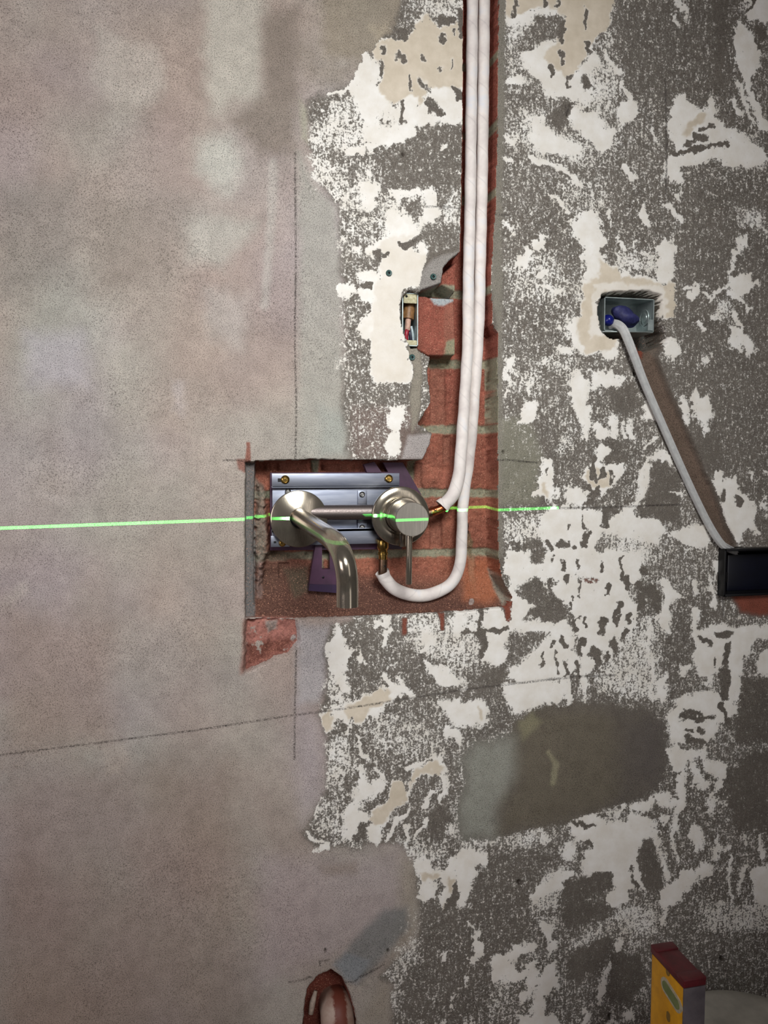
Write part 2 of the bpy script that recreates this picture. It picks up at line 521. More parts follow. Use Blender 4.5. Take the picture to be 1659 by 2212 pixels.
'640 1300': '''
h 90,10 166,10 166,50 150,60 108,45 100,30
d 46,30 70,24 70,70 48,76
d 92,50 112,50 114,84 104,86
w 35,18 40,18 42,30 44,42 52,44 42,56 44,70 46,82 38,80 32,72 30,62 30,52 28,42 34,33
h 22,72 34,72 45,85 55,92 50,95 30,95 20,100 20,85
P6 24,82 26,90
w 55,50 60,50 60,54
W3 79,26 80,38
w 70,16 82,15 82,24 72,22
w 112,22 120,24 122,38 114,38
w 140,8 160,9 163,28 146,30 140,20
w 115,54 125,56 128,62 140,58 138,64 150,70 150,78 140,76 125,72 118,65
W3 80,68 85,80
W3 91,67 98,78 106,86
W4 112,46 118,38
w 82,74 95,75 96,82 86,88
b 55,90 62,85 70,82 75,78 82,80 84,88 75,92 65,95 62,105 56,110 50,105 45,108 42,98 48,93
b 23,100 32,98 32,112 26,116
w 30,95 45,93 44,100 48,112 46,115 38,105 32,102
w 62,95 70,92 77,100 75,106 68,102 60,108
w 125,88 168,88 168,115 150,112 140,108 132,98
w 135,112 145,115 150,125 145,128 136,120
h 25,125 45,120 50,140 40,168 26,168
W3 54,120 58,135 66,142
w 52,148 60,150 66,168 58,168
W3 70,145 80,160
b 100,168 104,155 118,145 125,142 132,148 128,155 115,152 105,160
w 120,138 130,136 134,150 138,168 130,160
W3 100,152 112,144 122,136
n 64,104 90,100 130,118 130,134 90,140 66,130
''',
'1000 1200': '''
w 40,-4 75,-4 95,-4 160,-4 160,20 148,30 157,45 152,70 154,85 140,90 128,95 118,100 108,112 104,105 105,85 100,60 92,45 82,35 72,28 60,24 42,30 35,10
p 53,25 70,22 75,32 72,40 54,38
p 60,-4 72,-4 72,8 68,10 60,6
p 76,20 82,20 80,38 90,38 92,55 85,60 70,58 57,53 60,47 70,45 66,42 78,38
w 44,30 52,42 60,42 66,45 56,52 52,60 70,58 85,62 92,58 100,70 98,85 105,90 104,105 85,110 60,112 38,110 45,100 55,85 75,70 60,68 42,70 40,90 30,100 20,95 20,80 18,70 2,62 0,50 15,48 32,47 38,55 40,62
h 0,50 15,50 15,65 0,65
w 22,50 32,48 38,58 36,64 22,66
P5 15,50 17,66 19,90
P3 0,70 15,68 40,66
d 42,70 70,66 76,72 65,85 50,100 40,98 38,82
P3 72,88 68,98
P3 82,78 80,82
P3 88,75 92,82
P2 85,88 86,106
P4 92,95 94,108
P3 102,95 104,110
P3 107,75 106,88
p 115,85 122,85 122,105 116,110
P3 90,4 90,12
P3 103,6 104,12
P2 79,2 80,6
P2 124,5 125,12
P3 142,2 141,20
P3 93,18 94,24
P2 104,22 103,38
N3 104,20 120,22
P3 148,20 148,30
P3 132,26 130,34
P4 140,42 138,52
P3 136,56 136,62
P3 148,52 149,58
P3 127,58 125,70
P3 145,66 144,74
P3 110,56 111,64
P3 97,36 98,38
P3 96,42 95,48
P1 96,60 110,55
P4 135,75 138,90
P4 160,36 158,46
P3 100,60 102,66
h 140,74 168,60 168,130 120,122 118,104 132,98
d 152,84 168,72 168,115 152,116
p 22,105 35,100 40,108 38,115 25,118 12,115
d 0,110 12,115 38,118 35,130 0,130
w 38,115 90,112 95,120 92,130 75,132 58,138 48,142 40,135 38,125
w -4,133 20,132 25,140 24,150 5,155 -4,150
B4 14,138 18,146
d 26,135 45,142 40,155 0,168 0,156 26,150
W3 94,110 95,135 100,140
W5 107,108 108,120 110,130
w 138,120 150,118 148,130 140,128
''',
'1259 1200': '''
d 95,40 120,40 120,62 96,66 96,100 90,124 78,130 76,75 88,40
h 42,72 60,56 66,66 64,125 40,128 20,122 18,92 34,94
P6 38,20 40,28
P7 60,32 65,38
P5 63,38 62,46
P5 32,42 31,52
P4 41,52 40,58
P4 29,56 29,63
P5 20,58 18,70
P4 40,66 36,74
P4 28,72 30,84
P3 17,8 17,14
P3 50,35 51,45
P4 66,48 71,52
P4 34,8 33,20
P5 10,84 12,95
P5 22,86 22,95
P4 50,28 54,30
P3 24,28 25,34
P4 55,10 54,15
W2 60,60 60,85 62,130
w 68,112 74,108 73,120 78,122 72,132 64,125
w 71,22 76,22 88,38 80,40 76,55 76,70 70,62 66,54 72,44
w 96,20 106,26 100,36
w 99,46 103,46 102,65 98,64
W3 112,20 114,30
W3 115,30 118,45
w 118,5 125,5 124,15 118,14
w 97,70 115,65 125,62 140,64 160,64 172,60 172,80 158,72 150,80 148,90 142,95 143,105 141,120 140,130 138,140 125,150 120,150 118,160 108,168 78,168 76,150 86,130 98,125 100,122 115,122 130,130 132,115 130,95 128,100 118,110 115,115 105,108 100,95 100,82
P5 108,75 115,77
P5 122,72 132,70
P3 119,95 119,98
P5 131,80 129,95
P7 127,102 128,128
P5 88,144 115,146
P4 93,140 105,140
P4 125,135 130,150
P3 93,157 97,158
P4 103,154 106,158
P5 95,165 108,166
w 158,88 168,85 168,108 155,105
w 86,102 94,99 90,110
p 142,108 168,112 168,168 140,168 138,142
d 0,120 60,130 76,150 74,168 60,140 0,140
''',
'640 1700': '''
w 52,-4 80,-4 72,8 64,15 60,22 66,22 64,30 58,38 52,50 40,48 38,40 42,32 42,22 48,15 50,8
d 45,-4 54,-4 50,12 45,15
d 60,12 72,8 80,12 76,18 70,22 60,20
b 88,-4 100,-4 98,10 88,20 82,28 76,34 68,35 64,30 72,20 82,12
W2 90,10 84,25 80,30
p 55,34 62,32 64,40 58,52 50,50
w 64,36 75,34 76,45 72,52 64,50
n 16,16 40,8 42,40 26,44 17,28
h 30,40 40,38 42,50 52,52 60,55 62,58 48,55 35,48
W2 10,40 14,48 22,48 30,53
w 14,57 24,52 28,54 22,58
W1 17,28 16,20 22,10
W3 100,23 88,35 82,48
W3 122,5 115,18
W3 118,28 108,42
w 128,10 136,5 136,0 128,8
W2 100,35 98,55
h 146,15 152,20 142,42 132,46 134,34
w 108,65 118,65 122,75 132,75 140,65 148,60 160,62 168,60 168,75 155,72 148,75 150,85 142,95 138,100 130,115 128,122 124,118 132,105 130,98 135,90 130,82 115,82 108,78 106,72
b 112,78 128,78 128,83 114,83
b 136,80 145,85 142,96 136,95
b 133,104 138,102 135,110 131,110
w 114,85 124,84 122,100 115,102 110,98
w 104,112 108,112 112,122 108,122
h 92,50 112,50 114,62 104,66
W3 158,78 150,95 145,110 140,120
P6 152,72 145,90 135,112 130,122
W2 152,125 156,135 162,150
w 131,148 135,148 134,158 131,158
h 104,55 130,55 130,65 108,64
p 120,24 134,12 138,30 128,48 118,44
''',
'1000 1600': '''
d -4,100 90,100 80,115 60,150 60,168 -4,168
h 0,88 20,88 45,82 60,72 70,72 75,85 60,92 50,95 40,90 20,95 0,96
w -4,95 18,98 21,105 20,114 12,112 8,125 4,145 -4,155
w 95,68 110,65 120,65 122,70 145,72 150,65 172,70 172,90 158,98 155,105 160,120 162,132 156,125 150,112 148,105 146,115 150,128 145,140 142,150 130,148 130,130 138,115 130,115 110,122 108,112 112,100 115,90 100,88 96,78
P4 122,105 128,110
P3 135,94 136,102
P3 146,78 145,90 140,108
P4 143,125 143,140
P3 149,90 147,100
P3 110,88 120,98
P3 150,112 156,130
P5 103,75 118,76
w 95,92 100,95 98,108 92,105 88,100
w 72,84 78,88 76,95 71,92
w 90,113 98,118 90,130 85,135 78,138 70,138 62,142 70,125 75,120 82,120
h 62,140 84,134 84,146 75,152 60,152
h 60,162 85,160 86,168
W3 145,54 143,60 140,68
w 152,58 168,55 168,62
h 125,60 140,55 145,70 125,72
p 92,126 108,122 128,118 134,120 128,130 118,140 100,136 86,140
''',
'1259 1600': '''
w 73,8 85,5 92,12 105,10 110,8 113,15 122,20 128,30 125,34 112,28 105,15 100,18 105,35 112,38 108,43 100,38 95,15 93,25 93,45 88,58 86,70 84,80 80,84 79,75 82,55 88,30 82,28 78,20
w 122,32 120,40 118,48 117,62 110,68 114,52 118,42
w 128,48 133,44 132,52 126,60
w 40,58 60,52 64,55 58,62 45,62
w 68,50 80,48 78,60 68,60
w 65,68 76,64 74,76
w 38,74 55,72 65,82 70,95 75,110 78,122 74,128 70,110 65,95 63,86 55,92 50,98 50,112 54,130 52,134 46,118 44,105 42,118 45,125 40,132 38,145 30,145 24,150 20,140 28,128 32,118 2,123 0,108 2,98 15,92 25,80 35,78
p 54,92 63,88 72,126 66,136 56,130 50,104
p 2,124 30,118 28,130 18,140 2,136
W2 79,86 84,96 88,108
w 97,75 104,82 108,95 102,98 97,88
w 122,85 128,95 120,102 112,108 118,112 115,120 108,120 104,112 115,100
w 110,118 98,125 90,128 85,135 78,140 72,150 70,140 72,130 82,128 92,120 105,115
W2 132,105 130,120 132,145
W2 145,110 142,125 140,140
W2 158,60 160,90 162,110
w 145,84 149,90 147,95
h 108,150 125,145 130,150 150,145 168,140 168,168 108,168
w 152,115 172,116 172,150 155,146
h 30,145 60,150 70,160 30,160
p 126,34 150,10 168,10 168,80 140,80 128,60
''',
'800 1812': '''
d 30,60 100,60 150,60 140,95 110,105 100,168 30,168 20,110
W2 88,75 92,85 97,95 95,105
w 90,82 97,80 97,88 92,88
w 93,92 100,96 101,102 94,105
w 90,106 98,105 98,111 92,111
w 65,102 68,102 68,110 65,110
w 112,105 120,103 135,95 142,90 148,95 143,102 130,105 125,112 135,118 145,112 150,110 142,120 130,128 120,125 112,128 110,118
w 145,118 150,120 148,130 142,140 136,147 135,140 143,130
w 148,168 132,168 134,160 145,160 146,145 152,130 158,115 166,108 168,130 155,142 158,158 166,155 168,168
w 152,75 160,72 164,80 162,90 158,85
w 158,95 166,92 163,105 158,108
h 147,45 155,35 168,32 168,50 160,60 145,65 145,55
H3 118,125 115,145 112,150
H2 60,138 56,142
W1 88,118 86,132
W1 74,138 71,150
W1 66,158 64,166
w 84,164 88,161 92,168
n 20,96 44,88 46,110 30,120 24,150 18,150
''',
'1100 1812': '''
w 40,110 42,118 38,128 40,132 35,140 28,148 24,168 20,160 22,140 28,125 34,115
w 8,160 18,160 22,158 30,162 30,168 8,168
w 28,40 45,35 50,27 56,30 48,40 42,48 34,50 24,56 22,50
h 24,54 42,48 40,60 20,66
w 98,90 102,90 100,100 94,115 90,122 85,128 86,135 82,142 78,148 80,135 84,120 90,105
w 68,152 74,158 70,168 65,168
w 104,152 110,155 110,162 103,162
w 90,168 94,158 98,163
h 55,95 75,82 92,72 92,85 75,90 55,102
h 95,65 130,60 130,85 100,85
w 135,45 145,48 155,38 168,32 168,38 150,55 142,65 138,75
H3 110,90 112,100
h 118,130 126,128 120,140
p 56,100 90,88 90,98 80,115 60,130 52,115
p 50,38 85,28 95,30 85,45 60,55 45,50
p 46,56 84,56 88,68 60,80 50,75
p 90,100 118,104 122,130 100,150 88,140
P3 90,158 90,160
'''}
VAL = dict(w=1.0, h=.62, n=.53, d=.34, p=.20)
for key in TILES:
    ox, oy = map(int, key.split())
    for ln in TILES[key].strip().split('\n'):
        op, *pp = ln.split(); P = [(ox + float(a) * 2.411, oy + float(b) * 2.411) for a, b in (q.split(',') for q in pp)]
        k = op[0].lower(); wd = float(op[1:]) * 2.411 / 2 if len(op) > 1 else None
        kw = dict(w=wd, warp=True, soft=7. if wd is None else max(3.5, wd * .95), rag=7. if wd is None else min(3., 1 + wd * .5), rag2=5. if wd is None else 2.)
        if k in 'bc':
            paint(M, 1.15, P, **kw); kw['rag2'] = 1.5; kw['rag'] = 3.; kw['soft'] = 3.
            paint(BG, 1. if k == 'b' else .35, P, **kw)
        elif k == 'p':
            if wd is None: paint(M, VAL['p'], P, **{**kw, 'soft': 8.})
            else: paint(M, -.1, P, **kw)
            paint(BG, 0., P, **kw)
        else:
            if k in 'hnd': kw['soft'] = 18.
            if k == 'h' : pass
            paint(M, VAL[k], P, **kw)
# long directional trowel scratches, both dark and white
r2 = np.random.default_rng(3)
SMOOTH = [(1000, 1640), (1030, 1610), (1100, 1600), (1115, 1560), (1160, 1535), (1250, 1520), (1390, 1535), (1430, 1560), (1436, 1640), (1430, 1680), (1400, 1715), (1330, 1740), (1290, 1752), (1240, 1770), (1180, 1780), (1110, 1800), (1060, 1812), (1000, 1812), (990, 1750), (1010, 1690)]
paint(M, -.05, SMOOTH, soft=8, rag=8, rag2=4)

# ---- base colours
BC = np.empty(PX.shape + (3,)); BC[:] = lin((170, 160, 152))
cold = np.array(lin((166, 168, 160))); warm = np.array(lin((160, 140, 130))); purp = np.array(lin((163, 152, 158)))
t1 = np.clip(.5 + fbm(PXc, PYc, 260, 3, 21) * 1.3, 0, 1)[..., None]; t2 = np.clip(.35 + fbm(PXc, PYc, 330, 3, 33) * 1.6, 0, 1)[..., None]; t3 = np.clip(.4 + fbm(PXc, PYc, 300, 3, 45) * 1.5, 0, 1)[..., None]
BC = BC * (1 - .7 * t1) + cold * .7 * t1; BC = BC * (1 - .55 * t2) + purp * .55 * t2; BC = BC * (1 - .5 * t3) + warm * .5 * t3
BC *= (1 + .13 * fbm(PXc, PYc, 120, 4, 50) + .07 * fbm(PXc, PYc, 40, 3, 52))[..., None]
S_ = lambda col, al, soft, P, w=None, rag=12: paint3(BC, col, P, alpha=al, w=w, soft=soft, rag=rag, rag2=2, pad=soft + 60)
S_((188, 184, 174), .85, 22, [(450, -60), (575, -60), (570, 60), (562, 215), (500, 215), (480, 250), (455, 240), (440, 120)])
S_((192, 192, 184), .8, 30, [(430, 300), (500, 295), (525, 360), (500, 420), (470, 410), (425, 370)])
S_((184, 184, 176), .6, 26, [(400, 480), (480, 470), (560, 480), (480, 580), (400, 560)])
S_((176, 172, 168), .5, 26, [(440, 620), (540, 640), (520, 760), (450, 720)])
S_((186, 180, 172), .6, 20, [(210, 60), (340, 110), (360, 190), (300, 240), (200, 180)])
S_((182, 178, 172), .6, 8, [(590, 350), (585, 480), (572, 660)], w=9, rag=4)
S_((132, 122, 113), .8, 22, [(560, 40), (640, 20), (640, 330), (560, 330), (500, 260), (570, 200)])
S_((146, 136, 128), .6, 40, [(190, 430), (420, 420), (380, 600), (200, 640)])
S_((140, 136, 130), .6, 40, [(0, 400), (170, 380), (170, 620), (0, 640)])
S_((182, 178, 186), .55, 30, [(60, 720), (180, 720), (190, 830), (60, 830)])
S_((186, 178, 176), .6, 14, [(370, 820), (400, 820), (395, 900), (375, 880)])
S_((184, 176, 172), .5, 10, [(85, 1065), (140, 1085)], w=8, rag=5)
S_((182, 174, 168), .6, 14, [(10, 1310), (50, 1270)], w=12, rag=6)
S_((180, 172, 164), .65, 9, [(222, 1615), (268, 1608), (278, 1640), (262, 1675), (228, 1675)], rag=5)
S_((152, 134, 120), .5, 50, [(0, 1300), (250, 1350), (240, 1600), (0, 1650)])
S_((142, 124, 112), .5, 60, [(0, 1650), (500, 1640), (560, 2300), (0, 2300)])
S_((164, 148, 140), .5, 50, [(560, 1700), (680, 1850), (680, 2100), (560, 2100)])
S_((168, 168, 160), .7, 16, [(645, 330), (690, 410), (730, 450), (742, 620), (745, 900), (745, 985), (645, 985)], rag=8)
S_((160, 168, 163), .4, 20, [(690, 880), (752, 900), (752, 985), (690, 985)], rag=8)
S_((150, 140, 124), .75, 20, [(690, -60), (880, -60), (1000, -20), (1000, 110), (900, 95), (780, 130), (700, 120)])
S_((190, 178, 156), .45, 14, [(800, 60), (990, 60), (990, 110), (890, 96), (820, 90)])
S_((140, 130, 118), .5, 20, [(690, 140), (780, 130), (740, 190), (660, 170), (650, 90)])
S_((170, 170, 150), .6, 8, [(646, 215), (665, 240), (668, 312), (650, 300)], rag=4)
S_((180, 178, 182), .7, 16, [(640, 1350), (715, 1350), (708, 1480), (690, 1520), (645, 1520)], rag=8)
S_((178, 170, 174), .5, 26, [(640, 1520), (690, 1560), (700, 1720), (650, 1780), (640, 1700)], rag=8)
S_((176, 164, 166), .55, 34, [(560, 1850), (860, 1850), (880, 1960), (740, 2060), (560, 2120)], rag=8)
S_((142, 128, 116), .6, 16, [(690, 1870), (770, 1862), (770, 1885), (700, 1890)], rag=4)
S_((160, 150, 136), .6, 20, [(870, 1840), (905, 1880), (902, 2030), (850, 2080), (770, 2212), (850, 2212), (840, 2100), (860, 1960)], rag=8)
S_((122, 124, 124), .8, 12, [(722, 2085), (760, 2035), (830, 1965), (880, 1958), (885, 2000), (830, 2070), (775, 2125), (745, 2120)], rag=5)
S_((142, 148, 154), .6, 8, [(722, 2085), (745, 2055), (800, 2075), (770, 2125), (748, 2120)], rag=4)
# keyed dark backing
kd = np.array(lin((108, 102, 95))); s, a = region(KEYED, soft=10, rag=9, rag2=5, pad=60)
kt = (1 + .12 * fbm(PXc, PYc, 70, 4, 60)[s])[..., None]
BC[s] = BC[s] * (1 - a[..., None]) + kd * kt * a[..., None]
S_((152, 153, 144), .9, 24, [(1000, 1640), (1030, 1610), (1118, 1590), (1120, 1660), (1105, 1700), (1070, 1750), (1075, 1812), (1000, 1812), (990, 1750), (1010, 1690)], rag=9)
S_((112, 105, 92), .85, 26, [(1115, 1565), (1160, 1535), (1260, 1530), (1380, 1550), (1385, 1700), (1290, 1752), (1180, 1780), (1080, 1800), (1085, 1740), (1118, 1680)], rag=9)
S_((100, 94, 91), .7, 36, [(1330, 1540), (1430, 1556), (1436, 1640), (1430, 1680), (1340, 1730)], rag=9)
S_((150, 146, 122), .8, 4, [(1185, 1625), (1200, 1650), (1195, 1690)], w=6, rag=4)
S_((142, 138, 112), .7, 8, [(1120, 1560), (1150, 1540), (1170, 1560), (1130, 1600)], rag=5)
S_((132, 130, 116), .85, 10, [(1072, 900), (1140, 900), (1170, 980), (1160, 1090), (1072, 1095)], rag=6)
S_((136, 132, 122), .8, 5, [(1064, -60), (1094, -60), (1092, 100), (1088, 300), (1084, 500), (1086, 900), (1084, 1000), (1086, 1200), (1072, 1210), (1072, 700), (1060, 600)], rag=3)
S_((126, 106, 100), .55, 14, [(760, 880), (900, 880), (900, 992), (760, 992)], rag=8)
S_((168, 162, 160), .9, 5, [(880, 940), (935, 938), (925, 990), (870, 990)], rag=3)
paint(M, -.1, [(868, 930), (940, 936), (925, 992), (872, 992)], soft=8, rag=4, rag2=3)
S_((150, 146, 142), .9, 5, [(935, 560), (992, 540), (992, 560), (975, 580), (975, 625), (905, 630), (905, 600)], rag=3)
paint(M, -.1, [(925, 555), (995, 535), (995, 570), (975, 590), (975, 632), (905, 635), (912, 600)], soft=8, rag=4, rag2=2)
S_((146, 140, 128), .9, 4, [(880, 750), (905, 748), (912, 790), (905, 900), (890, 935), (885, 850), (895, 800)], rag=3)
paint(M, -.1, [(880, 750), (905, 748), (912, 790), (905, 900), (890, 935), (885, 850), (895, 800)], soft=4, rag=3, rag2=2)
# strip of clean render either side of the pipe channel
paint(M, .0, [(1064, -60), (1090, -60), (1086, 300), (1082, 500), (1082, 900), (1082, 1000), (1084, 1230), (1066, 1230)], soft=8, rag=4, rag2=3)
P_ = [(845, 880), (873, 880), (868, 905), (860, 930), (866, 960), (855, 985), (842, 985), (834, 960), (846, 930), (836, 915)]
paint(M, 1., P_, soft=6, rag=6, rag2=4)
S_((196, 168, 148), .5, 6, [(815, 780), (890, 790), (880, 825), (820, 822)], rag=4)
# red brick dust stains on plaster
RD = np.zeros_like(PX)
for P, al, sf in (([(868, 1335), (880, 1335), (878, 1370), (870, 1372)], .85, 3), ([(948, 1325), (960, 1325), (958, 1362), (952, 1360)], .85, 3), ([(1255, 1248), (1290, 1250), (1290, 1262), (1258, 1258)], .5, 3),
                  ([(1578, 1284), (1700, 1284), (1700, 1318), (1640, 1330), (1600, 1322), (1588, 1300)], .9, 8), ([(510, 992), (535, 992), (530, 1022), (515, 1015)], .7, 3), ([(532, 955), (540, 955), (541, 1000), (530, 1000)], .8, 2),
                  ([(525, 1338), (540, 1338), (545, 1445), (520, 1455)], .6, 6), ([(1370, 735), (1400, 735), (1395, 775), (1372, 770)], .9, 3), ([(1085, 1290), (1105, 1300), (1102, 1345), (1092, 1340)], .9, 3), ([(668, 2190), (690, 2190), (690, 2215), (668, 2215)], .6, 4)):
    s, a = region(P, soft=sf, rag=3, rag2=2); RD[s] = np.maximum(RD[s], a * al)
# thin marks: pencil lines and hairline cracks -> distance field
for P in ([(-40, 1636), (200, 1606), (420, 1578), (640, 1544), (690, 1538), (800, 1522), (1000, 1490), (1100, 1478), (1240, 1462), (1330, 1458)],
          [(637, 330), (639, 560), (637, 720), (640, 900), (638, 990)], [(640, 1400), (637, 1530), (636, 1640)],
          [(1204, 1098), (1300, 1096), (1470, 1090)], [(484, 994), (540, 996)],
          [(1010, 514), (900, 512)] if 0 else [(920, 447), (960, 446), (1000, 452)],
          [(1068, 462), (1078, 464), (1100, 464)], [(1222, 228), (1224, 250), (1230, 226)], [(1076, 995), (1090, 993), (1160, 1000)],
          [(1437, 170), (1440, 330), (1438, 420)],
          [(622, 2122), (650, 2118), (668, 2110), (675, 2112)], [(692, 2086), (690, 2076), (712, 2074)], [(745, 2122), (765, 2122), (775, 2112), (830, 2085)],
          [(1561, 1285), (1563, 1335)], [(960, 575), (985, 566)], [(1034, 1160), (1042, 1190), (1036, 1215), (1046, 1240)], [(1058, 1090), (1061, 1150), (1056, 1230), (1064, 1270)], [(1050, 1180), (1062, 1200)], [(880, 1305), (960, 1302), (1040, 1298), (1085, 1300)], [(552, 1040), (566, 1090), (560, 1140), (574, 1200)]):
    s = window([p[0] for p in P], [p[1] for p in P], 12)
    if s is None: continue
    LD[s] = np.minimum(LD[s], sdf_line(P, 0, PX[s], PY[s]) + RAG2[s] * .5)
# pits (deep dark divots)
PIT = np.zeros_like(PX)
for x, y, r_ in ((1121, 1905, 4), (1559, 2069, 5), (1318, 2193, 4), (1371, 806, 3), (1087, 975, 2), (703, 2053, 2.5), (838, 2053, 2), (870, 332, 2), (790, 1100, 2)):
    s, a = region([(x, y), (x + 1, y + 3)], w=r_, soft=2, rag=1, rag2=1); PIT[s] = np.maximum(PIT[s], a)

# ---- relief (depth behind the wall face, metres)
DP = np.zeros_like(PX)
def carve(P, depth, soft=1.6, rag=2., rag2=1., w=None, lip=0.):
    s, a = region(P, w=w, soft=soft, rag=rag, rag2=rag2)
    if s is None: return None, None
    DP[s] = DP[s] * (1 - a) + np.maximum(depth, 0) * a if np.isscalar(depth) else DP[s] * (1 - a) + depth[s] * a
    return s, a
RECESS = [(1003, -900), (1003, -60), (1001, 300), (996, 545), (975, 560), (958, 580), (955, 612), (908, 628), (905, 700), (905, 755), (930, 770), (925, 800), (928, 830), (932, 870), (905, 915), (935, 935), (930, 960), (914, 995), (860, 995), (700, 993), (552, 996), (546, 1060), (550, 1230), (546, 1300), (540, 1337), (640, 1338), (760, 1334), (900, 1328), (1000, 1322), (1095, 1312), (1103, 1290), (1082, 1250), (1074, 1200), (1073, 720), (1062, 700), (1058, 600), (1068, 450), (1072, 300), (1076, -60), (1076, -900)]
dep = np.full_like(PX, .034) + .0024 * RAG + .0012 * RAG2
courses = [100, 255, 405, 618, 776, 924, 1068, 1203]
slope_r = lambda y: y - (PX - 900) * .00002 * (y - 1000)
mort = np.full_like(PX, 99.)
for c in courses: mort = np.minimum(mort, np.abs(PY - (c - (PX - 900) * .0001 * (c - 995))) - 9.5)
for x, y0, y1 in ((893, 632, 770), (1078, 780, 915), (690, 930, 1060), (905, 930, 1058), (780, 1075, 1195), (620, 1075, 1195), (1040, 1210, 1300), (700, 1210, 1300)):
    mort = np.minimum(mort, np.maximum(np.abs(PX - x) - 8, np.maximum(y0 - PY, PY - y1)))
mort = mort + RAG * 4 + RAG2 * 2
mm = np.clip(.5 - mort / 4, 0, 1)
dep += mm * .0025
# frogs / cores cut open in the bricks
core = np.zeros_like(PX)
for x, w_, y0, y1 in ((965, 17, 785, 915), (985, 8, 940, 1000), (640, 34, 1000, 1018), (735, 30, 1003, 1018), (915, 14, 1000, 1055), (978, 12, 635, 765), (960, 13, 1100, 1190), (620, 12, 1225, 1260)):
    d_ = np.maximum(np.abs(PX - x) - w_, np.maximum(y0 - PY, PY - y1)) + RAG * 2; core = np.maximum(core, np.clip(.5 - d_ / 4, 0, 1))
dep += core * .004
# dusty sill at the bottom of the box, sloping out to the face
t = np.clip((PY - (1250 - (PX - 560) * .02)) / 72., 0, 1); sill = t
dep = dep * (1 - t ** 1.5 * .75)
carve(RECESS, dep, soft=1.7, rag=1.5, rag2=1.2)
carve([(531, 1000), (553, 998), (549, 1230), (552, 1337), (530, 1338)], .012 + .004 * 0, soft=2.5, rag=1.5)
s, a = region([(556, 1040), (580, 1060), (585, 1180), (572, 1240), (556, 1300), (550, 1200)], soft=8, rag=5, rag2=3); DP[s] = DP[s] * (1 - a) + (.02 + .004 * RAG2[s]) * a
SH = [(908, 632), (935, 636), (990, 640), (992, 765), (930, 766), (906, 752)]
carve(SH, .012 + .0 * 1, soft=2.5, rag=2); carve([(960, 590), (992, 560), (990, 628), (958, 612)], .010, soft=2, rag=2)
CHIP = [(531, 1339), (560, 1336), (640, 1340), (646, 1385), (622, 1412), (560, 1438), (530, 1450)]
s, a = region(CHIP, soft=5, rag=5, rag2=3); DP[s] = np.maximum(DP[s], a * (.010 + .006 * RAG[s]))
WASTE = [(715, 2100), (690, 2112), (668, 2140), (660, 2212), (655, 2600), (790, 2600), (768, 2212), (752, 2150), (738, 2118)]
carve(WASTE, .045, soft=7, rag=3, rag2=2)
SOCK_L = [(872, 640), (884, 628), (906, 632), (907, 700), (905, 750), (888, 750), (876, 725), (866, 690), (867, 655)]
carve(SOCK_L, .042, soft=1.5, rag=1., rag2=.6)
SOCK_R = [(1303, 636), (1342, 628), (1400, 630), (1428, 638), (1432, 700), (1440, 716), (1444, 738), (1405, 762), (1372, 746), (1340, 732), (1316, 728), (1298, 712), (1292, 668)]
carve(SOCK_R, .044, soft=1.8, rag=2.5, rag2=1.6)
GROOVE = [(1395, 745), (1412, 800), (1440, 870), (1480, 960), (1510, 1030), (1540, 1100), (1572, 1175)]
s, a = region(GROOVE, w=17, soft=5, rag=3, rag2=1.5); DP[s] = np.maximum(DP[s], a * .0075)
GRV = np.zeros_like(PX); GRV[s] = a
s, a = region([(1400, 700), (1425, 690), (1440, 730), (1420, 775), (1395, 760)], soft=6, rag=3); DP[s] = np.maximum(DP[s], a * .010); GRV[s] = np.maximum(GRV[s], a * .5)
carve([(1566, 1184), (1800, 1184), (1800, 1282), (1570, 1282)], .04, soft=2)
# gentle waviness and the raised plaster skins
DP += .0006 * BIG - .0003 * np.clip(M, 0, 1) + .0012 * PIT * 3

# ---- recess colours
RC = np.zeros(PX.shape + (3,)); RC[:] = lin((168, 100, 78))
bt = fbm(PXc, PYc, 90, 4, 70)[..., None]
RC = RC * (1 - .5 * np.clip(.5 + bt, 0, 1)) + np.array(lin((146, 84, 70))) * .5 * np.clip(.5 + bt, 0, 1)
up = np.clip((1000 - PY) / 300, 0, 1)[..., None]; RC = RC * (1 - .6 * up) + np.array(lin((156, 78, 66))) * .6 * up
RC *= (.9 + .28 * RAG + .18 * RAG2)[..., None]
RC = RC * (1 - core[..., None] * .6) + np.array(lin((152, 96, 78))) * core[..., None] * .6
mc = np.array(lin((150, 140, 116))) * (1 + .25 * RAG[..., None]); RC = RC * (1 - mm[..., None]) + mc * mm[..., None]
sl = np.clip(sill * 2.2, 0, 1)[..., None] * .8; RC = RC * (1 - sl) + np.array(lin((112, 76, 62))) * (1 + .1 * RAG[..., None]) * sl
def RC_(col, al, soft, P, w=None, rag=4): paint3(RC, col, P, alpha=al, w=w, soft=soft, rag=rag, rag2=2)
RC_((94, 62, 52), .85, 22, [(552, 1225), (700, 1235), (840, 1262), (960, 1290), (1090, 1306), (1095, 1325), (640, 1345), (545, 1340)])  # shade painted in as brown over the lower-left brick and dusty sill
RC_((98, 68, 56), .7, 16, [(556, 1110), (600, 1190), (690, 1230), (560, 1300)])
RC_((188, 108, 74), .7, 12, [(1030, 1210), (1075, 1215), (1100, 1290), (1060, 1310), (1010, 1300)])
RC_((150, 138, 122), .9, 4, [(1076, 1236), (1098, 1262), (1104, 1300), (1090, 1312), (1082, 1270)])
RC_((120, 112, 108), .95, 3, [(526, 996), (556, 996), (552, 1100), (556, 1200), (552, 1337), (526, 1338)], rag=2)
RC_((132, 118, 104), .85, 6, [(552, 1030), (575, 1050), (580, 1150), (574, 1210), (556, 1230)])
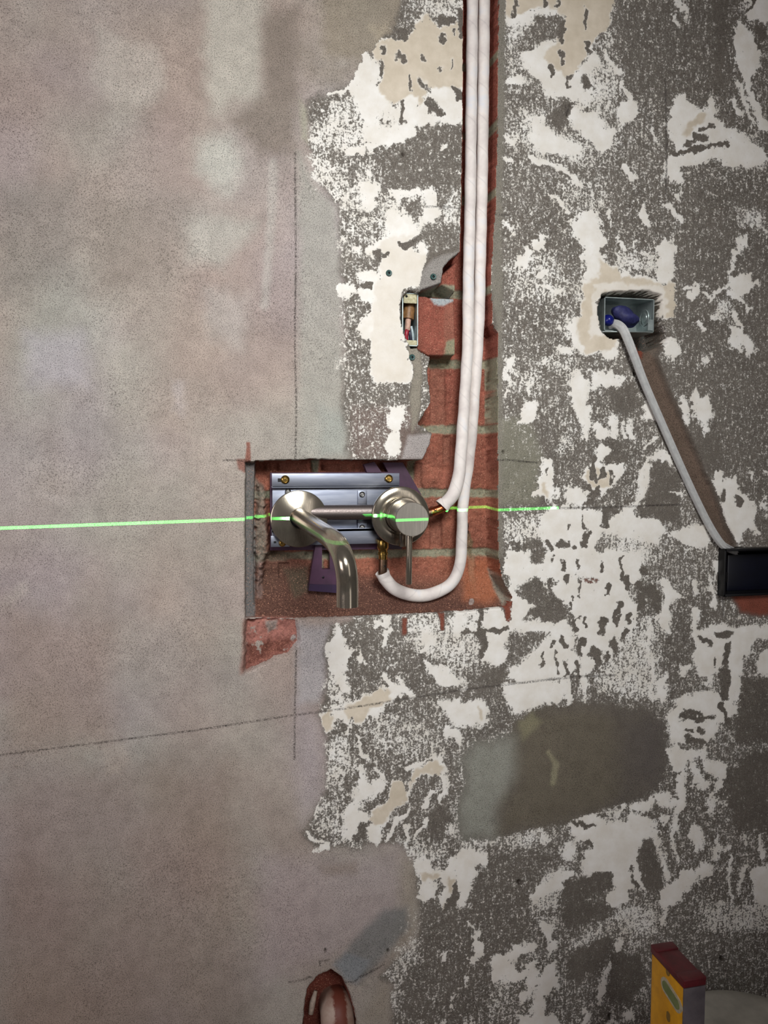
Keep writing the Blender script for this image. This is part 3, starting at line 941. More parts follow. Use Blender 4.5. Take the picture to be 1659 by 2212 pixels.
RC_((150, 120, 110), .7, 4, [(560, 1215), (570, 1220), (568, 1300), (556, 1300)])
RC_((96, 82, 66), .8, 8, [(620, 1240), (670, 1235), (675, 1280), (640, 1300)])
RC_((176, 112, 100), .8, 6, CHIP); RC_((150, 132, 122), .9, 3, [(575, 1345), (600, 1342), (602, 1365), (580, 1372)])
RC_((116, 66, 54), .8, 8, [(535, 1395), (640, 1378), (610, 1415), (535, 1445)])
RC_((112, 96, 70), .8, 3, [(1022, 1150), (1030, 1145), (1042, 1180), (1040, 1210), (1026, 1190)])
RC_((20, 16, 12), .95, 2, [(1020, 1135), (1034, 1135), (1034, 1162), (1024, 1150)], rag=1)
RC_((168, 162, 152), .9, 3, [(902, 755), (912, 755), (920, 790), (918, 835), (928, 860), (925, 890), (905, 915), (898, 860)])
RC_((150, 146, 118), .9, 3, [(905, 790), (922, 800), (920, 835), (908, 830)])
RC_((148, 140, 108), .9, 3, [(908, 848), (932, 860), (930, 885), (915, 895)])
RC_((150, 140, 112), .95, 3, [(970, 735), (992, 728), (995, 785), (965, 785)])
RC_((180, 182, 180), .9, 3, [(930, 632), (990, 632), (985, 648), (965, 655), (945, 652)])
RC_((108, 34, 26), .0, 3, [(0, 0), (1, 1), (2, 0)])
RC_((128, 62, 50), .9, 6, [(655, 2110), (690, 2095), (760, 2110), (780, 2300), (650, 2300)])
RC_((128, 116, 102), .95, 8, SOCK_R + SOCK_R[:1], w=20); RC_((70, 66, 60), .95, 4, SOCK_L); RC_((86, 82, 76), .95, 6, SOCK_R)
RC_((150, 84, 70), .9, 4, [(1372, 728), (1396, 728), (1396, 765), (1376, 765)])
RC = RC * np.array([.90, 1.03, 1.10])
RECm = np.clip((DP - .0045) / .0045, 0, 1)
_d = RECm.copy()
for _i in (-1, 1):
    for _ax in (0, 1): _d = np.maximum(_d, np.roll(RECm, _i, _ax))
RECm = np.where((PX > 990) & (PX < 1120) & (PY < 1300), _d, RECm)
BC = BC * (1 - GRV[..., None] * .85) + np.array(lin((112, 94, 82))) * GRV[..., None] * .85
M = M - GRV * 2 - RD * .7; RECm = RECm * (1 - (GRV > .3) * (DP < .012))
BC = BC * (1 - RD[..., None]) + np.array(lin((134, 72, 56))) * RD[..., None]
# texture amount of the fine grain (sparkle) and white threshold field
def build_grid(name, sel_faces, mat, kind=None, parent=None):
    co = np.stack([GX, DP, GZ], -1).reshape(-1, 3).astype(np.float32)
    fi, fj = np.where(sel_faces); a = fi * NX + fj
    quads = np.stack([a, a + 1, a + NX + 1, a + NX], 1)
    used, inv = np.unique(quads, return_inverse=True); inv = inv.reshape(-1)
    me = bpy.data.meshes.new(name); nv, nf = len(used), len(quads)
    me.vertices.add(nv); me.vertices.foreach_set('co', co[used].ravel())
    me.loops.add(nf * 4); me.loops.foreach_set('vertex_index', inv.astype(np.int32))
    me.polygons.add(nf); me.polygons.foreach_set('loop_start', np.arange(0, nf * 4, 4, dtype=np.int32)); me.update(calc_edges=True)
    for nm, A in (('paint', M), ('skim', BG), ('marks', np.clip(LD, 0, 50)), ('recess', RECm), ('pits', PIT)):
        at_ = me.attributes.new(nm, 'FLOAT', 'POINT'); at_.data.foreach_set('value', A.ravel()[used].astype(np.float32))
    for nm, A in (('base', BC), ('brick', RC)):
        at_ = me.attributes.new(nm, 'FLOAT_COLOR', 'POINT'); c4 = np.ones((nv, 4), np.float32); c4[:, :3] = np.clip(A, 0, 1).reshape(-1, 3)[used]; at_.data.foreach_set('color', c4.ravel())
    me.polygons.foreach_set('use_smooth', np.ones(nf, bool)); me.materials.append(mat)
    o = bpy.data.objects.new(name, me); COL.objects.link(o)
    if kind: o['kind'] = kind
    if parent: o.parent = parent
    return o

def wall_material():
    m, nt, b = new_mat('old_plaster'); L = nt.links.new
    def attr(n):
        a = nt.nodes.new('ShaderNodeAttribute'); a.attribute_name = n; return a
    tcn = nt.nodes.new('ShaderNodeTexCoord'); vec = tcn.outputs['Object']
    n1 = noise(nt, 150, 3, .6, vec); n2 = noise(nt, 420, 4, .75, vec); n3 = noise(nt, 300, 3, .65, vec, stretch=(1, 1, .28)); n4 = noise(nt, 900, 2, .6, vec)
    mk = attr('paint').outputs['Fac']
    t = mth(nt, 'ADD', mth(nt, 'MULTIPLY', mth(nt, 'SUBTRACT', n1, .5), .85), mth(nt, 'MULTIPLY', mth(nt, 'SUBTRACT', n2, .5), 1.7))
    t = mth(nt, 'ADD', t, mth(nt, 'MULTIPLY', mth(nt, 'SUBTRACT', n3, .5), .8))
    f = mth(nt, 'ADD', mk, t)
    w = nt.nodes.new('ShaderNodeMapRange'); w.interpolation_type = 'SMOOTHSTEP'; L(f, w.inputs[0]); w.inputs[1].default_value = .47; w.inputs[2].default_value = .62; wf = w.outputs[0]
    # colours
    base = attr('base').outputs['Color']
    g = ramp(nt, n4, [(.30, (.38, .37, .36)), (.47, (1, 1, 1)), (.70, (1.25, 1.22, 1.2))])
    g2 = ramp(nt, noise(nt, 60, 5, .7, vec), [(.35, (.88, .87, .86)), (.6, (1.06, 1.05, 1.04))])
    base = mix(nt, 1., mix(nt, 1., base, g, 'MULTIPLY'), g2, 'MULTIPLY')
    hz = nt.nodes.new('ShaderNodeMapRange'); L(f, hz.inputs[0]); hz.inputs[1].default_value = .22; hz.inputs[2].default_value = .5; hz.inputs[3].default_value = 0.; hz.inputs[4].default_value = .15
    base = mix(nt, hz.outputs[0], base, lin((214, 210, 202)))
    white = ramp(nt, noise(nt, 40, 4, .6, vec), [(.35, lin((232, 226, 216))), (.7, lin((246, 243, 238)))])
    beige = ramp(nt, noise(nt, 50, 4, .6, vec), [(.35, lin((205, 192, 172))), (.7, lin((222, 210, 192)))])
    wcol = mix(nt, attr('skim').outputs['Fac'], white, beige)
    col = mix(nt, wf, base, wcol)
    lf = nt.nodes.new('ShaderNodeMapRange'); L(attr('marks').outputs['Fac'], lf.inputs[0]); lf.inputs[1].default_value = .5; lf.inputs[2].default_value = 3.5; lf.inputs[3].default_value = 1; lf.inputs[4].default_value = 0
    brk = nt.nodes.new('ShaderNodeMapRange'); L(n2, brk.inputs[0]); brk.inputs[1].default_value = .42; brk.inputs[2].default_value = .56
    lfac = mth(nt, 'MULTIPLY', mth(nt, 'MULTIPLY', lf.outputs[0], brk.outputs[0]), .9)
    col = mix(nt, lfac, col, lin((52, 46, 44)))
    pit = attr('pits').outputs['Fac']; col = mix(nt, mth(nt, 'MULTIPLY', pit, .85), col, lin((50, 40, 34)))
    # brick / rubble
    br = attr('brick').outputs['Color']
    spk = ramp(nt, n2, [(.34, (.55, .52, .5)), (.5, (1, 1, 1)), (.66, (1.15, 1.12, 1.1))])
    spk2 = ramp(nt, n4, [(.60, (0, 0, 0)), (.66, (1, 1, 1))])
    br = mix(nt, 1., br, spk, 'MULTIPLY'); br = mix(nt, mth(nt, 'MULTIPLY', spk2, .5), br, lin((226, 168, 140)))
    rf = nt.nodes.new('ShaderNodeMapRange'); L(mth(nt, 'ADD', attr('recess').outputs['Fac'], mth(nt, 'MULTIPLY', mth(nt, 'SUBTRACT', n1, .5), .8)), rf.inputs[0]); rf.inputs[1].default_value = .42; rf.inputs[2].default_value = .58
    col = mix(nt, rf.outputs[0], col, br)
    L(col, b.inputs['Base Color']); b.inputs['Roughness'].default_value = .92; b.inputs['Specular IOR Level'].default_value = .2
    h = mth(nt, 'ADD', mth(nt, 'MULTIPLY', wf, .5), mth(nt, 'MULTIPLY', n2, .6)); h = mth(nt, 'ADD', h, mth(nt, 'MULTIPLY', n4, .25))
    h = mth(nt, 'SUBTRACT', h, mth(nt, 'MULTIPLY', lfac, .6))
    bump(nt, b, h, .0009, .55)
    return m
WALL_MAT = wall_material()
cell = lambda A: (A[:-1, :-1] + A[1:, :-1] + A[:-1, 1:] + A[1:, 1:]) / 4
rm = cell(RECm) > .5
inside = (cell(PX) > 500) & (cell(PX) < 1110) & (cell(PY) < 1480)
rm &= inside
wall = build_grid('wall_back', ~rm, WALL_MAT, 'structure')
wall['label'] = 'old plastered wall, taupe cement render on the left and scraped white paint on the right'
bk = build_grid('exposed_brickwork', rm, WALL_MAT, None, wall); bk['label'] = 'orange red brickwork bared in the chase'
# ------------------------------------------------------------------ floor
fm = simple('screed', (120, 112, 104), .9, ns=40, bs=.4, bd=.002)
bm = bmesh.new(); box(bm, (-2.2, -3.2, -.06), (2.4, .06, 0)); me = bpy.data.meshes.new('floor'); bm.to_mesh(me); bm.free()
fl = bpy.data.objects.new('floor', me); COL.objects.link(fl); me.materials.append(fm); fl['kind'] = 'structure'

def PXZ(pts, y):
    return [(at(a, b, y).x, at(a, b, y).z) for a, b in pts]
def atx(px, py, x):
    d = ray(px, py); return Vector(CC + d * ((x - CC[0]) / d[0]))

# ------------------------------------------------------------------ shared materials
def metal(name, c, rough, stretch=(1, 1, 40), ns=160, bs=.12, c2=None, met=1.):
    m, nt, b = new_mat(name); n = noise(nt, ns, 3, .6, stretch=stretch)
    nt.links.new(ramp(nt, n, [(.3, lin(c2 or tuple(v * .86 for v in c))), (.7, lin(c))]), b.inputs['Base Color'])
    b.inputs['Metallic'].default_value = met; nt.links.new(ramp(nt, n, [(.3, (rough * 1.15,) * 3), (.7, (rough * .85,) * 3)]), b.inputs['Roughness'])
    bump(nt, b, n, .0002, bs); return m
STEEL = metal('brushed_steel', (178, 168, 152), .17, stretch=(1, 1, .03), ns=900, bs=.03, met=.86)
STEELV = metal('brushed_steel_face', (190, 184, 174), .30, stretch=(1, 1, .03), ns=900, bs=.03, met=.86)
RIM = metal('polished_edge', (225, 216, 204), .12)
GALV = metal('galvanised_steel', (160, 164, 176), .42, stretch=(.15, 1, 1), ns=120, c2=(118, 123, 138))
CAST = metal('cast_body', (150, 138, 134), .5, stretch=(1, 1, 1), ns=900, bs=.5)
BRASS = metal('brass', (206, 172, 98), .25, stretch=(1, 1, 1), ns=200)
COPPER = metal('copper', (204, 122, 84), .32, stretch=(1, 1, 1), ns=200, c2=(150, 78, 48))
DULL = metal('tarnished_copper', (136, 112, 92), .4, stretch=(1, 1, 1), ns=200, c2=(96, 76, 62))
SCREW = metal('zinc_screw', (188, 188, 186), .3, stretch=(1, 1, 1), ns=200)
BLACK = simple('black_plastic', (14, 14, 17), .35, ns=200, bs=.05)
PURPLE = simple('purple_plastic', (76, 44, 70), .45, c2=(58, 32, 54), ns=60, bs=.05)
DPURP = simple('dark_purple_plastic', (52, 32, 66), .4, ns=60, bs=.05)

# ------------------------------------------------------------------ mounting bracket (purple)
B0 = at(720, 1110, .03)
br = thing('mounting_bracket', 'purple plastic template bracket behind the steel mounting plate in the wall chase', 'bracket', B0)
bm = bmesh.new(); prism(bm, PXZ([(583, 1021), (868, 1019), (866, 1185), (583, 1188)], .026), .0215, .0275); part('back_plate', bm, PURPLE, br, smooth=False)
bm = bmesh.new(); prism(bm, PXZ([(796, 998), (812, 1001), (822, 1019), (905, 1066), (905, 1120), (862, 1120), (862, 1030), (820, 1026)], .026), .022, .0272)
bmesh.ops.delete(bm, geom=bm.verts[:], context='VERTS')
prism(bm, PXZ([(826, 999), (868, 999), (908, 1068), (908, 1120), (866, 1120), (864, 1024), (838, 1022)], .026), .0218, .0272); part('corner_gusset', bm, PURPLE, br, smooth=False)
bm = bmesh.new(); prism(bm, PXZ([(783, 1003), (806, 998), (822, 1021), (790, 1021)], .026), .018, .0272); part('clip', bm, PURPLE, br, smooth=False)
bm = bmesh.new()
prism(bm, PXZ([(680, 1176), (694, 1176), (694, 1228), (711, 1228), (711, 1176), (724, 1176), (730, 1262), (667, 1260), (672, 1225)], .022), .016, .026)
part('leg', bm, PURPLE, br, smooth=False)
bm = bmesh.new(); prism(bm, PXZ([(667, 1260), (730, 1262), (728, 1279), (665, 1274)], .020), .013, .028); part('foot', bm, DPURP, br, smooth=False, label='darker purple foot lip')
bm = bmesh.new(); lathe(bm, [(0, 0), (.0012, 0), (.0012, .0006), (0, .0006)], at(698, 1247, .016), (0, -1, 0), 16); part('pin_hole', bm, BLACK, br)

# ------------------------------------------------------------------ steel mounting plate
pl = thing('mounting_plate', 'grey galvanised steel mounting plate screwed behind the tap body', 'plate', at(724, 1090, .015))
bm = bmesh.new()
def pane(x0, y0, x1, y1, ya, yb, bm=bm):
    a = at(x0, y0, ya); b = at(x1, y1, ya); box(bm, (a.x, ya, b.z), (b.x, yb, a.z), .0004)
pane(588, 1056, 862, 1142, .0145, .0165); part('web', bm, GALV, pl, auto=30)
for nm, (y0, y1) in (('top_flange', (1023, 1051)), ('bottom_flange', (1145, 1173))):
    bm = bmesh.new(); pane(587, y0, 863, y1, .009, .0108, bm)
    if nm == 'top_flange': pane(587, 1050, 863, 1053, .009, .0165, bm)
    else: pane(587, 1144, 863, 1146, .009, .0165, bm)
    part(nm, bm, GALV, pl, auto=30)
bm = bmesh.new(); pane(585, 1158, 626, 1181, .008, .0092, bm); part('fixing_tab', bm, GALV, pl, auto=30)
# dark key slots under the upper screws
def slot(px, py, y, w_=.004, h_=.002):
    p = at(px, py, y); bm = bmesh.new(); box(bm, (p.x - w_, y - .0002, p.z - h_), (p.x + w_, y + .0004, p.z + h_), .0002); return part('key_slot', bm, BLACK, pl, smooth=False)
slot(608, 1037, .0089); slot(836, 1035, .0089, .003); slot(594, 1171, .0079, .0014, .0012)
def screw(px, py, y, r_, mat, name='screw'):
    p = at(px, py, y); bm = bmesh.new()
    lathe(bm, [(0, .0022), (r_ * .34, .0021), (r_ * .36, .0013), (r_ * .62, .0013), (r_ * .64, .0024), (r_ * .86, .0019), (r_, .0007), (r_, 0), (0, 0)], p, (0, -1, 0), 20)
    for a in (.5, 2.07):
        m_ = Matrix.Translation(p + Vector((0, -.0023, 0))) @ Matrix.Rotation(a, 4, 'Y'); box(bm, (-r_ * .3, -.0002, -r_ * .07), (r_ * .3, .0003, r_ * .07), mtx=m_)
    return part(name, bm, mat, pl, auto=40)
screw(616, 1036, .009, .0048, BRASS, 'brass_screw'); screw(840, 1034, .009, .0046, BRASS, 'brass_screw'); screw(610, 1173, .008, .004, BRASS, 'brass_screw')
bm = bmesh.new()
for y0, y1 in ((1060, 1094), (1120, 1150)): pane(773, y0, 793, y1, .0115, .0146, bm)
part('slotted_strap', bm, GALV, pl, auto=30)
for x, y in ((782, 1068), (782, 1139), (622, 1062)): screw(x, y, .0115, .0033, SCREW, 'small_screw')

# ------------------------------------------------------------------ wall mixer tap
tp = thing('wall_mixer_tap', 'brushed steel wall mixer tap with curved spout, round flanges and lever handle', 'tap', at(755, 1110, 0))
bm = bmesh.new(); tube(bm, [at(660, 1107, .002), at(720, 1107, .002), at(860, 1106, .002)], .0083, 32)
part('body_tube', bm, CAST, tp, auto=50, label='dull cast connecting tube')
c0 = at(646.5, 1121, -.003)
bm = bmesh.new(); lathe(bm, [(.0095, -.004), (.0304, -.004), (.0309, -.003), (.0309, -.0012), (.0305, -.0003), (.0296, .0001), (.0125, .0036), (.0112, .0038), (.0100, .0030), (.0098, 0)], c0, (0, -1, 0), 96)
part('spout_flange', bm, STEEL, tp, auto=35)
s0 = at(647.5, 1117, -.004)
e1 = at(735, 1176, -.183); tip = at(750.5, 1310, -.19)
ax = (e1 - s0)
path = [s0 + ax * t for t in (0, .2, .4, .6, .75)]
bend = []
P1 = s0 + ax * .75; P2 = Vector((e1.x + .001, e1.y - .020, e1.z)); P3 = tip + (Vector((tip.x, tip.y, tip.z + 1)) - tip).normalized() * .022
for k in range(1, 15):
    t = k / 14; bend.append(P1 * (1 - t) ** 2 + P2 * 2 * t * (1 - t) + P3 * t * t)
path = path + bend + [tip + (P3 - tip) * .5, tip]
bm = bmesh.new(); rings = tube(bm, path, .0094, 48, cap=False)
# hollow outlet
iv = [bm.verts.new(v.co.lerp(tip, .12)) for v in rings[-1]]; dv = [bm.verts.new(v.co + Vector((0, 0, .012))) for v in iv]
for k in range(48):
    k2 = (k + 1) % 48; bm.faces.new((rings[-1][k], rings[-1][k2], iv[k2], iv[k])); bm.faces.new((iv[k], iv[k2], dv[k2], dv[k]))
bm.faces.new(dv)
part('spout', bm, STEEL, tp, auto=40)
c1 = at(866, 1115, -.010)
bm = bmesh.new(); lathe(bm, [(.018, -.004), (.0320, -.004), (.0327, -.003), (.0327, -.0008), (.0322, .0002), (.0315, .0006), (.0215, .0026), (.0205, .0022), (.0200, .0010), (.018, .001)], c1, (0, -1, 0), 96)
part('handle_flange', bm, STEEL, tp, auto=35)
c2 = at(869, 1112, -.010)
bm = bmesh.new(); lathe(bm, [(0, 0), (.0190, 0), (.0196, .001), (.0196, .009), (.0190, .010), (.0172, .0102), (.0172, .0125), (0, .0125)], c2, (0, -1, 0), 96)
part('valve_sleeve', bm, STEEL, tp, auto=35)
kf = at(890.5, 1122, -.056)
kb = kf + (c2 - kf) * 1.; kax = (kf - c2).normalized()
H = (kf - c2).length
bm = bmesh.new(); lathe(bm, [(0, .0128), (.0172, .0128), (.0178, .0135), (.0180, .015), (.0180, H - .0008), (.0174, H), (0, H)], c2, kax, 96)
hd = part('handle_knob', bm, STEELV, tp, auto=35)
bm = bmesh.new(); tube(bm, [at(884, 1152, -.043), at(883.5, 1200, -.043), at(883, 1260, -.043), at(883, 1262, -.043)], [.0033, .0033, .0033, .0028], 24)
part('lever', bm, STEEL, hd, auto=40)
a = at(864, 1150, -.03); b = at(880, 1181, -.03)
bm = bmesh.new(); box(bm, (a.x, -.032, b.z), (b.x, -.024, a.z), .0008); part('lever_block', bm, STEEL, hd, auto=40, label='small dark steel block behind the lever')
# compression fitting below
f0 = at(827, 1166, .006); f1 = at(827.5, 1212, .006); fa = (f1 - f0).normalized(); fl_ = (f1 - f0).length
bm = bmesh.new(); lathe(bm, [(0, 0), (.0062, 0), (.0066, .001), (.0066, .009), (.0060, .010), (.0050, .0115), (.0050, .014), (.0058, .0145), (.0058, .0165), (.0048, .017), (.0048, .020), (.0044, fl_), (0, fl_)], f0, fa, 32)
part('inlet_fitting', bm, BRASS, tp, auto=35, label='brass compression fitting')
bm = bmesh.new(); tube(bm, [at(898, 1110, .008), at(926, 1108, .008), at(932, 1107, .008)], .0052, 24); part('inlet_fitting', bm, DULL, tp, auto=40)

# ------------------------------------------------------------------ lagged copper pipes
def lag_mat(name, ang):
    m, nt, b = new_mat(name); uv = nt.nodes.new('ShaderNodeUVMap'); s = nt.nodes.new('ShaderNodeSeparateXYZ'); nt.links.new(uv.outputs[0], s.inputs[0])
    ph = mth(nt, 'FRACT', mth(nt, 'ADD', mth(nt, 'MULTIPLY', s.outputs[0], 1 / .034), s.outputs[1]))
    n = noise(nt, 500, 3, .6); n2 = noise(nt, 45, 3, .6)
    sh = ramp(nt, ph, [(0., (.3, .3, .3)), (.05, (.9, .9, .9)), (.9, (.75, .75, .75)), (1., (.95, .95, .95))])
    c = ramp(nt, n2, [(.3, lin((214, 204, 200))), (.55, lin((236, 228, 222))), (.75, lin((226, 226, 230)))])
    edge = ramp(nt, ph, [(0., (.86, .86, .87)), (.07, (1, 1, 1)), (1., (1, 1, 1))])
    nt.links.new(mix(nt, 1., c, edge, 'MULTIPLY'), b.inputs['Base Color']); b.inputs['Roughness'].default_value = .75
    b.inputs['Sheen Weight'].default_value = .2
    h = mth(nt, 'ADD', mth(nt, 'MULTIPLY', ph, 1.), mth(nt, 'MULTIPLY', n, .5)); bump(nt, b, h, .0007, .35); return m
LAG = lag_mat('white_lagging', 0)
def wob(L, a):
    return 1 + .03 * math.sin(L * 2 * math.pi / .034 * 1.0 + a) + .018 * math.sin(L * 90 + 2 * a) + .015 * math.sin(L * 37 + a)
def pathpx(pts): return smooth_path([at(*p) for p in pts], 10)
PA = [(1021, -160, .009), (1020, -30, .009), (1019, 150, .009), (1017, 300, .009), (1015, 450, .009), (1012, 600, .009), (1010, 750, .009), (1003, 870, .010), (997, 960, .008), (991, 1025, .006), (980, 1065, .006), (957, 1092, .006)]
PB = [(1047, -160, .011), (1046, -30, .011), (1044, 200, .011), (1041, 400, .011), (1038, 550, .011), (1034, 700, .013), (1027, 820, .015), (1020, 920, .019), (1012, 1000, .0235), (1003, 1060, .0225), (999, 1110, .015), (997, 1180, .011), (991, 1230, .010), (970, 1264, .010), (935, 1282, .010), (893, 1286, .010), (854, 1272, .009), (833, 1252, .007), (827, 1238, .006)]
for nm, PP, lab, o in (('insulated_pipe', PA, 'white lagged copper pipe nearer the left plaster edge, ending beside the tap handle', 0), ('insulated_pipe', PB, 'white lagged copper pipe that loops in a U under the tap handle', 1)):
    pp = pathpx(PP); t = thing(nm, lab, 'pipe', pp[0], 'lagged water pipes in the wall chase')
    bm = bmesh.new(); tube(bm, pp, [.0064 + .0010 * max(0., min(1., (k / len(pp) - .62) / .25)) for k in range(len(pp))], 28, wob=wob, uv=True)
    part('insulation', bm, LAG, t)
    # lifted collar of the sleeve end
    e = pp[-1]; d = (pp[-1] - pp[-3]).normalized()
    bm = bmesh.new(); tube(bm, [e - d * .004, e, e + d * .002], [.0075, .0084, .0087], 24, cap=False, wob=lambda L, a: 1 + .10 * math.sin(a * 2 + 1) + .05 * math.sin(3 * a), uv=True)
    part('sleeve_lip', bm, LAG, t)
    if o == 0: ends = [at(968, 1090, .006), at(950, 1100, .007), at(936, 1105, .008), at(928, 1107, .008)]
    else: ends = [at(830, 1256, .008), at(826.5, 1240, .006), at(827, 1225, .006), at(827.5, 1208, .006)]
    bm = bmesh.new(); tube(bm, ends, .0050, 24); cp = part('copper_end', bm, COPPER if o == 0 else DULL, t, auto=40, label='bare copper end' if o == 0 else 'dark tarnished copper end')
    # pen cross on the copper
    q = at(941, 1103, .0022) if o == 0 else at(831.5, 1223, .0012)
    bm = bmesh.new()
    for a in (.6, -.7): box(bm, (-.0022, -.0002, -.00035), (.0022, .0006, .00035), mtx=Matrix.Translation(q) @ Matrix.Rotation(a, 4, 'Y'))
    part('pen_mark', bm, BLACK, cp, smooth=False)

# ------------------------------------------------------------------ electrical back boxes
ZINC = metal('zinc_box', (196, 208, 206), .38, stretch=(1, 1, 1), ns=60, c2=(140, 150, 150), met=.6)
CREAM = simple('painted_lug', (206, 200, 168), .6, c2=(160, 150, 110), ns=300)
def open_box(name, p, x0, y0, x1, y1, yf, yb, th, mat):
    a = at(x0, y0, yf); b = at(x1, y1, yf); bm = bmesh.new()
    box(bm, (a.x, yb - th, b.z), (b.x, yb, a.z)); box(bm, (a.x, yf, b.z), (a.x + th, yb, a.z)); box(bm, (b.x - th, yf, b.z), (b.x, yb, a.z))
    box(bm, (a.x, yf, a.z - th), (b.x, yb, a.z)); box(bm, (a.x, yf, b.z), (b.x, yb, b.z + th)); return part(name, bm, mat, p, smooth=False)
lb = thing('electrical_back_box', 'small steel back box sunk in the wall left of the lagged pipes, red wire inside', 'electrical box', at(886, 690, .02))
open_box('box_shell', lb, 869, 632, 903, 748, .006, .040, .001, ZINC)
for y0, y1, q in ((634, 656, (878, 638)), (734, 747, (880, 741))):
    a = at(872, y0, .006); b = at(901, y1, .006); bm = bmesh.new(); box(bm, (a.x, .006, b.z), (b.x, .0085, a.z), .0012); part('fixing_lug', bm, CREAM, lb, auto=40)
    p = at(q[0], q[1] + 2, .006); bm = bmesh.new(); lathe(bm, [(0, 0), (.0013, 0), (.0013, .0003), (0, .0003)], p, (0, -1, 0), 16); part('lug_hole', bm, BLACK, lb)
wr = thing('electrical_cable', 'cable with brown grommet, pink sheath and a red core inside the narrow back box', 'cable', at(880, 665, .02))
def ptube(p, name, pts, r_, mat, **k):
    bm = bmesh.new(); tube(bm, smooth_path([at(*q) for q in pts], 6), r_, 16); return part(name, bm, mat, p, auto=50, **k)
ptube(wr, 'grommet', [(884, 656, .020), (883, 670, .018), (881, 690, .017)], .0068, simple('brown_rubber', (150, 108, 66), .5, c2=(100, 70, 40)), label='brown grommet')
ptube(wr, 'sheath', [(882, 686, .016), (881, 700, .014), (880, 714, .014)], .0032, simple('pink_sheath', (214, 172, 152), .6))
ptube(wr, 'red_core', [(880, 710, .014), (878, 722, .012), (877, 742, .014)], .0024, simple('red_pvc', (168, 40, 58), .4))
ptube(wr, 'dark_core', [(884, 710, .017), (886, 725, .016), (889, 744, .018)], .0018, simple('dark_pvc', (52, 54, 72), .4))
ptube(wr, 'clear_core', [(888, 705, .020), (892, 725, .020), (893, 745, .022)], .0016, simple('pale_pvc', (206, 222, 226), .3))

rb = thing('electrical_back_box', 'wide steel back box in the upper right hole with blue tape inside', 'electrical box', at(1360, 680, .02))
open_box('box_shell', rb, 1306, 641, 1412, 719, .004, .042, .001, ZINC)
bm = bmesh.new(); lathe(bm, [(0, .0012), (.0052, .0012), (.0056, .0004), (.0070, .0004), (.0072, 0), (.0088, 0), (.009, .0010), (.0096, .0010), (.0098, 0)], Vector((at(1412, 687, .004).x - .0011, .022, at(1395, 687, .022).z)), (-1, 0, 0), 32); part('knockout', bm, ZINC, rb, auto=35)
bm = bmesh.new(); tube(bm, [at(1301, 716, -.001), at(1350, 717, -.001), at(1410, 717, -.001)], .0007, 12); part('front_lip', bm, ZINC, rb)
for x0 in (1400,):
    a = at(x0, 690, .002); b = at(x0 + 10, 714, .002); bm = bmesh.new(); box(bm, (a.x, .002, b.z), (b.x, .003, a.z)); part('side_lug', bm, ZINC, rb, smooth=False)
tpw = thing('taped_joint', 'lump of dark blue insulating tape inside the upper right back box', 'tape', at(1338, 685, .015))
BLUE = simple('blue_tape', (48, 50, 100), .62, c2=(26, 28, 74), ns=220, bs=.6, bd=.0012)
def lump(name, mat, c, rx, ry, rz, rot=0, seed=1, p=None, amp=.16):
    bm = bmesh.new(); bmesh.ops.create_icosphere(bm, subdivisions=4, radius=1.)
    r3 = np.random.default_rng(seed); ks = r3.normal(size=(7, 3)) * 2.4; phs = r3.random(7) * 6.28
    for v in bm.verts:
        d = np.array(v.co); s_ = 1 + amp * sum(math.sin(float(d @ k) + q) for k, q in zip(ks, phs)) / 2.6
        v.co = Vector((d[0] * rx, d[1] * ry, d[2] * rz)) * s_
    bmesh.ops.transform(bm, matrix=Matrix.Translation(c) @ Matrix.Rotation(rot, 4, 'Y'), verts=bm.verts)
    return part(name, bm, mat, p)
lump('tape_wrap', BLUE, at(1349, 688, .014), .0205, .0095, .0098, .40, 2, tpw, .24)
lump('tape_end', simple('bright_blue_tape', (18, 26, 120), .3, ns=120), at(1314, 692, .008), .0066, .006, .0066, 0, 5, tpw, .08)

# ------------------------------------------------------------------ grey flat cable
def ribbon(bm, pts, w_, h_, ribs, seg=48):
    pts = [Vector(p) for p in pts]; rings = []
    for i, p in enumerate(pts):
        t = (pts[min(i + 1, len(pts) - 1)] - pts[max(0, i - 1)]).normalized()
        side_ = t.cross(Vector((0, -1, 0))).normalized(); up_ = side_.cross(t).normalized(); ww = w_[i] if isinstance(w_, list) else w_
        ring = []
        for k in range(seg):
            a = 2 * math.pi * k / seg; c_, s_ = math.cos(a), math.sin(a)
            x = math.copysign(abs(c_) ** .75, c_) * ww; y = math.copysign(abs(s_) ** .6, s_) * h_
            y *= 1 + .28 * math.cos(x / ww * math.pi * ribs) * (abs(s_) > .2)
            ring.append(bm.verts.new(p + side_ * x + up_ * y))
        rings.append(ring)
    for A, B in zip(rings, rings[1:]):
        for k in range(seg): bm.faces.new((A[k], A[(k + 1) % seg], B[(k + 1) % seg], B[k]))
    bm.faces.new(rings[0][::-1]); bm.faces.new(rings[-1])
gc = thing('flat_cable', 'flat grey electrical cable running diagonally from the blue tape to the black box', 'cable', at(1345, 705, 0))
cpts = smooth_path([at(*p) for p in [(1320, 701, .012), (1333, 701, .002), (1346, 712, -.006), (1358, 738, -.008), (1372, 775, -.008), (1392, 828, -.006), (1420, 893, -.005), (1448, 957, -.004), (1476, 1020, -.003), (1504, 1080, -.003), (1532, 1135, -.004), (1556, 1172, -.006), (1572, 1184, -.004), (1590, 1192, .006)]], 8)
n_ = len(cpts); ws = [.0060 - .0012 * min(1, i / (n_ * .45)) - (.0008 * max(0, (i / n_ - .8) * 5)) for i in range(n_)]
bm = bmesh.new(); ribbon(bm, cpts, ws, .0030, 3.); part('sheath', bm, simple('grey_pvc', (196, 196, 194), .5, c2=(178, 178, 178), ns=200, bs=.05), gc)

